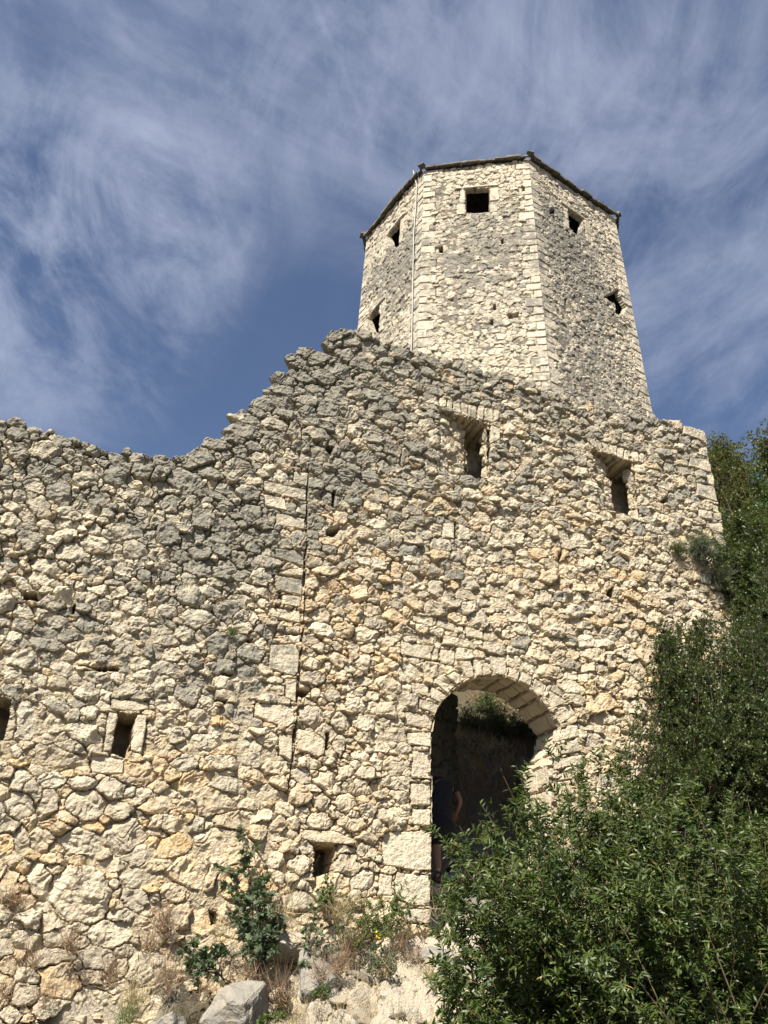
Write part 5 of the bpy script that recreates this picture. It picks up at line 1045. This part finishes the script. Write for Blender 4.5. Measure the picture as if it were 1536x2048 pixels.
# dry grass tufts, each a tuft of its own
GT = [(300, 1900, .3, .5, 200, M_BROWN, 'dark'), (330, 1850, .12, .4, 240, M_BROWN, 'dark'), (225, 1960, .5, .45, 200, M_BROWN, 'dark'), (60, 1930, .4, .4, 160, M_BROWN, 'dark'), (270, 2010, .75, .45, 220, M_STRAW, 's'), (545, 1850, .25, .6, 140, M_STRAW, 's'), (570, 1830, .2, .75, 70, M_STRAW, 's'), (560, 2000, .9, .45, 260, M_BROWN, 's'), (680, 1830, .25, .4, 260, M_STRAW, 'o'), (700, 1900, .45, .45, 220, M_BROWN, 'o'), (680, 1940, .7, .4, 200, M_BROWN, 'o'), (800, 1900, .4, .35, 160, M_BROWN, 'o'), (830, 1920, .5, .3, 160, M_BROWN, 'o'), (440, 1870, .25, .35, 120, M_STRAW, 's'), (410, 1990, .8, .3, 100, M_BROWN, 's'), (250, 2040, .9, .3, 150, M_HERB, 'g'), (640, 1950, .8, .35, 160, M_BROWN, 's'), (160, 1750, .03, .25, 90, M_BROWN, 'd'), (25, 1800, .03, .35, 160, M_BROWN, 'd'), (140, 1890, .15, .4, 180, M_BROWN, 'd'), (500, 1960, .7, .35, 160, M_BROWN, 's'), (875, 1830, .12, .45, 40, M_STRAW, 's'), (715, 1800, .2, .25, 80, M_STRAW, 's'), (770, 1940, .7, .3, 120, M_STRAW, 's'), (340, 1960, .6, .4, 200, M_BROWN, 'd'), (860, 1950, .7, .25, 120, M_STRAW, 's'), (600, 2040, 1.1, .25, 100, M_STRAW, 's'), (10, 1990, .6, .35, 120, M_BROWN, 'd'), (90, 2000, .7, .3, 120, M_BROWN, 'd'), (740, 2040, 1.3, .2, 80, M_STRAW, 's')]
for i, (x, y, w, L_, n, mt, kd) in enumerate(GT):
    c = ['brown' if mt is M_BROWN else ('straw-coloured' if mt is M_STRAW else 'yellow-green')][0]
    tuft('grass_tuft', 'tuft of dry %s grass among those at the foot of the wall' % c if c != 'yellow-green' else 'yellow-green grass tuft beside the grey boulder at the bottom', 'grass tuft', q(x, y, w), (0, -.35, .75), int(n*.62), L_, mt, 500+i, 0.5, -.10 if kd != 'd' else -.3, .0028, group='%s grass tufts along the wall foot' % c)
# bank seen through the doorway: dry grass and green weeds in the sun
rs_ = np.random.RandomState(8)
def cover(name, label, n, ur, wr_, mat, L, seed, cond=None):
    rs = np.random.RandomState(seed); u = rs.uniform(*ur, n*3); w = rs.uniform(*wr_, n*3)
    k = fbm(u, w, .9, 3, seed) > (cond if cond is not None else -.05); u = u[k][:n]; w = w[k][:n]; n = len(u)
    B = WN[None]*(WDIST-w)[:, None]+WD[None]*u[:, None]+ZZ[None]*np.array([gz(a, b) for a, b in zip(u, w)])[:, None]
    tips = B+nrm(np.array([0, 0, 1.0])+rs.normal(0, .55, (n, 3)))*(L*rs.uniform(.4, 1.2, n))[:, None]; Pl = curve(rs, B, tips, 4, -.08, .06)
    o = blades(None, rs, Pl, .004, mat, name); tag(o, label, 'grass', kind='stuff'); return o
cover('dry_grass', 'dry grass covering the bank seen through the doorway', 16000, (4.8, 9.0), (-7.5, -3.0), M_STRAW, .22, 91)
cover('dry_grass', 'brown dead grass hanging on the shaded bank behind the doorway', 5000, (4.8, 8.5), (-5.0, -1.8), M_BROWN, .35, 92)
cover('ground_grass', 'thin dry grass between stones along the foot of the wall', 5200, (-1.5, 3.6), (.15, 2.4), M_STRAW, .16, 93, -.1)
cover('ground_grass', 'brown grass on the slope to the right of the wall', 16000, (8.5, 19), (-9, 4.0), M_BROWN, .32, 94, -.3)
for i, (x, y, D, r, mt, lb) in enumerate([(975, 1410, 14.2, .42, M_HERB, 'green weed clump on the sunlit bank just under the arch crown'), (1000, 1450, 13.8, .40, M_HERB, 'green weed clump on the sunlit bank in the middle of the doorway'), (1045, 1475, 13.7, .42, M_OLIVE, 'olive bush on the bank by the right side of the arch'), (935, 1440, 13.9, .28, M_OLIVE, 'small olive weed clump on the bank near the left of the arch'), (1060, 1560, 12.5, .3, M_DARK, 'dark ivy-like bush on the shaded bank at the right jamb')]):
    c = pix_at(x, y, D); u, w = c@WD, WDIST-D; b = gpt(u, w)
    bush('bank_bush', lb, 'bush', b, [(c[0], c[1], max(c[2], b[2]+.15), r)], 34, 7, 9, .04, .014, mt, 600+i, shape='lance', side_len=.22, r0=.006, base_sp=.15)
# bushes that hide the foot of the wall to the right of the doorway and clothe the slope
for i, (u, w, hgt, r, lb) in enumerate([(6.9, .9, 1.0, .6, 'dark low bush rooted at the wall foot right of the doorway'), (8.3, 2.2, 1.0, .8, 'dark bush on the slope behind the bright shrub'), (10.5, 2.5, 1.2, .9, 'wide dark bush on the slope beyond the right edge of the wall')]):
    b = gpt(u, w); bush('evergreen_bush', lb, 'bush', b, [(b[0], b[1], b[2]+hgt*.6, r), (b[0]+.4, b[1]-.2, b[2]+hgt*.4, r*.8)], 110, 10, 14, .034, .02, M_DARK, 650+i, side_len=.24, tone=(0, .8), r0=.014, base_sp=.3)

# scrub over the slope to the right and behind the wall, thinning with distance
rs_ = np.random.RandomState(99); k_ = 0
proto_b = None
for i in range(46):
    u = rs_.uniform(10.5, 24); w = rs_.uniform(-14, 3.5)
    if i > 34: u = rs_.uniform(-14, 9); w = rs_.uniform(-22, -9)
    b = gpt(u, w)
    if k_ < 3:
        ob = bush('scrub_bush', 'dark rounded scrub bush scattered over the slope beyond the wall', 'bush', b, [(b[0], b[1], b[2]+.7, .75), (b[0]+.4, b[1], b[2]+.5, .6)], 80, 8, 12, .06, .035, M_DARK if k_ != 1 else M_OLIVE, 700+i, side_len=.32, r0=.012, base_sp=.3, group='scrub bushes on the slope'); ob['proto'] = 1
        protos = (protos+[ob]) if k_ else [ob]
    else:
        src = protos[k_ % 3]; r = src.copy(); COL.objects.link(r); r.location = tuple(b); r.rotation_euler = (0, 0, rs_.uniform(0, 6.28)); s = rs_.uniform(.8, 1.9); r.scale = (s, s, s*rs_.uniform(.8, 1.1))
        for ch in list(src.children):
            c = ch.copy(); COL.objects.link(c); c.parent = r; c.matrix_parent_inverse = ch.matrix_parent_inverse.copy()
    k_ += 1
for ob in protos: del ob['proto']
# ------------------------------------------------------------------ the person bending forward in the doorway
def person():
    def J(x, y, D): return pix_at(x, y, D)
    fl, fr = J(873, 1764, 10.72), J(904, 1744, 11.02)
    pel = J(885, 1652, 10.80); hl, hr = J(872, 1662, 10.80), J(898, 1662, 10.80)
    kl, kr = J(874, 1710, 10.74), J(899, 1702, 11.08)
    al, ar = fl+ZZ*.09-WN*.04, fr+ZZ*.09-WN*.04
    waist = J(884, 1628, 10.84); chest = J(884, 1590, 11.0); neck = J(883, 1563, 11.24)
    sl_, sr = J(860, 1573, 11.12), J(907, 1572, 11.12)
    el, er = J(850, 1603, 11.0), J(921, 1602, 11.0); wl, wr = J(858, 1626, 11.14), J(914, 1624, 11.14)
    head = neck+WN*.20+ZZ*-.03; crown = neck+WN*.30+ZZ*-.07
    base = (fl+fr)/2
    t = thing('person', 'person in dark shirt and shorts bending forward just inside the left side of the doorway', 'person', base)
    def skin(name, nodes_, edges, mat, root, lv=2):
        me = bpy.data.meshes.new(name); me.from_pydata([tuple(p) for p, r in nodes_], edges, []); o = bpy.data.objects.new(name, me); COL.objects.link(o)
        m = o.modifiers.new('s', 'SKIN'); 
        m.use_smooth_shade = True; m.branch_smoothing = .6
        s_ = o.modifiers.new('d', 'SUBSURF'); s_.levels = lv; s_.render_levels = lv
        if not me.skin_vertices: 
            with bpy.context.temp_override(object=o, active_object=o): bpy.ops.mesh.customdata_skin_add()
        for i, (p, r) in enumerate(nodes_):
            sv = me.skin_vertices[0].data[i]; sv.radius = r if isinstance(r, tuple) else (r, r); sv.use_root = (i == root)
        bpy.context.view_layer.update(); dg = bpy.context.evaluated_depsgraph_get()
        nm = bpy.data.meshes.new_from_object(o.evaluated_get(dg)); bpy.data.objects.remove(o)
        nm.polygons.foreach_set('use_smooth', np.ones(len(nm.polygons), bool)); nm.materials.clear()
        return link(name, nm, mat, t)
    N_ = []; E_ = []
    def add(p, r, par=None):
        N_.append((np.asarray(p, float), r)); 
        if par is not None: E_.append((par, len(N_)-1))
        return len(N_)-1
    p0 = add(pel, (.13, .11)); w0 = add(waist, (.125, .10), p0); c0 = add(chest, (.145, .11), w0); n0 = add(neck, .060, c0); h0 = add(head, (.078, .09), n0); h1 = add(crown, (.075, .085), h0)
    add(head+WN*.10-ZZ*.10, .014, h0)     # nose
    for s_ in (-1, 1): add(head+WD*s_*.085+WN*.02, .016, h0)     # ears
    def arm(sh, elb, wri):
        a = add(sh, .055, c0); b = add(sh*.4+elb*.6, .044, a); c = add(elb, .038, b); d = add(elb*.35+wri*.65, .032, c); e = add(wri, .024, d); dr = unit(wri-elb); pm = add(wri+dr*.05, (.030, .018), e)
        sd_ = nrm(np.cross(dr, WN)); 
        for k, (o_, L_) in enumerate(((-.030, .062), (-.010, .075), (.010, .070), (.028, .055))):
            q0 = add(wri+dr*.09+sd_*o_, .0085, pm); q1 = add(wri+dr*(.09+L_*.55)+sd_*o_*1.1+WN*.008, .008, q0); add(wri+dr*(.09+L_*.9)+sd_*o_*1.1+WN*.028, .0065, q1)
        t0 = add(wri+dr*.035-sd_*.034, .0095, pm); add(wri+dr*.075-sd_*.052+WN*.01, .008, t0)
    arm(sl_, el, wl); arm(sr, er, wr)
    for h, k, a, f in ((hl, kl, al, fl), (hr, kr, ar, fr)):
        a1 = add(h, .088, p0); a2 = add(h*.45+k*.55, .072, a1); a3 = add(k, .052, a2); a4 = add(k*.62+a*.38+(-WN)*.018, .054, a3); a5 = add(a, .034, a4); a6 = add(f+WN*.10+ZZ*.035, (.036, .026), a5)
    M_SK = simple_mat('skin', (.20, .11, .07), .6)
    skin('body', N_, E_, M_SK, 0)
    M_SH = simple_mat('charcoal_cotton', (.015, .015, .016), .9, 30); M_SO = simple_mat('black_cloth', (.010, .010, .012), .9, 30); M_SHOE = simple_mat('dark_shoe', (.03, .03, .032), .7); M_SOLE = simple_mat('pale_sole', (.3, .3, .29), .7); M_HAIR = simple_mat('brown_hair', (.03, .02, .013), .7, 80)
    # shirt: torso and short sleeves
    n = [(waist-ZZ*.16, (.158, .135)), (waist+ZZ*.06, (.158, .125)), (chest, (.172, .13)), (chest*.4+neck*.6, (.125, .10)), (neck-unit(neck-chest)*.01, (.072, .065)), (sr, .072), (sr*.45+er*.55, .060), (sl_, .072), (sl_*.45+el*.55, .060)]
    skin('shirt', n, [(0, 1), (1, 2), (2, 3), (3, 4), (3, 5), (5, 6), (3, 7), (7, 8)], M_SH, 2)
    n = [(pel+ZZ*.04, (.162, .14)), (hl, .122), (hl*.3+kl*.7, .085), (hr, .122), (hr*.3+kr*.7, .085), (waist-ZZ*.03, (.150, .125))]
    skin('shorts', n, [(0, 5), (0, 1), (1, 2), (0, 3), (3, 4)], M_SO, 0)
    for f, a in ((fl, al), (fr, ar)):
        skin('shoe', [(f-WN*.07+ZZ*.045, .042), (f+WN*.05+ZZ*.045, (.046, .04)), (f+WN*.15+ZZ*.03, (.042, .028)), (a+ZZ*.03, .043)], [(0, 1), (1, 2), (0, 3)], M_SHOE, 0)
        skin('sock', [(a+ZZ*.02, .040), (a+ZZ*.09, .041)], [(0, 1)], M_SOLE, 0, 1)
    skin('hair', [(head+ZZ*.035, (.085, .09)), (crown+ZZ*.015, (.085, .09)), (head-unit(head-neck)*.06+ZZ*.03, .06)], [(0, 1), (0, 2)], M_HAIR, 0)
    # a flat stone step under each shoe
    for k, f in enumerate((fl, fr)):
        o = link('step_stone', rock_mesh(900+k, .26, .2, .09, sub=4, grey=.3), M_BOULDER); o.location = tuple(f-ZZ*.085+WN*.03); tag(o, ['flat shaded stone under the left shoe of the person', 'flat shaded stone under the right shoe of the person'][k], 'stone')
person()
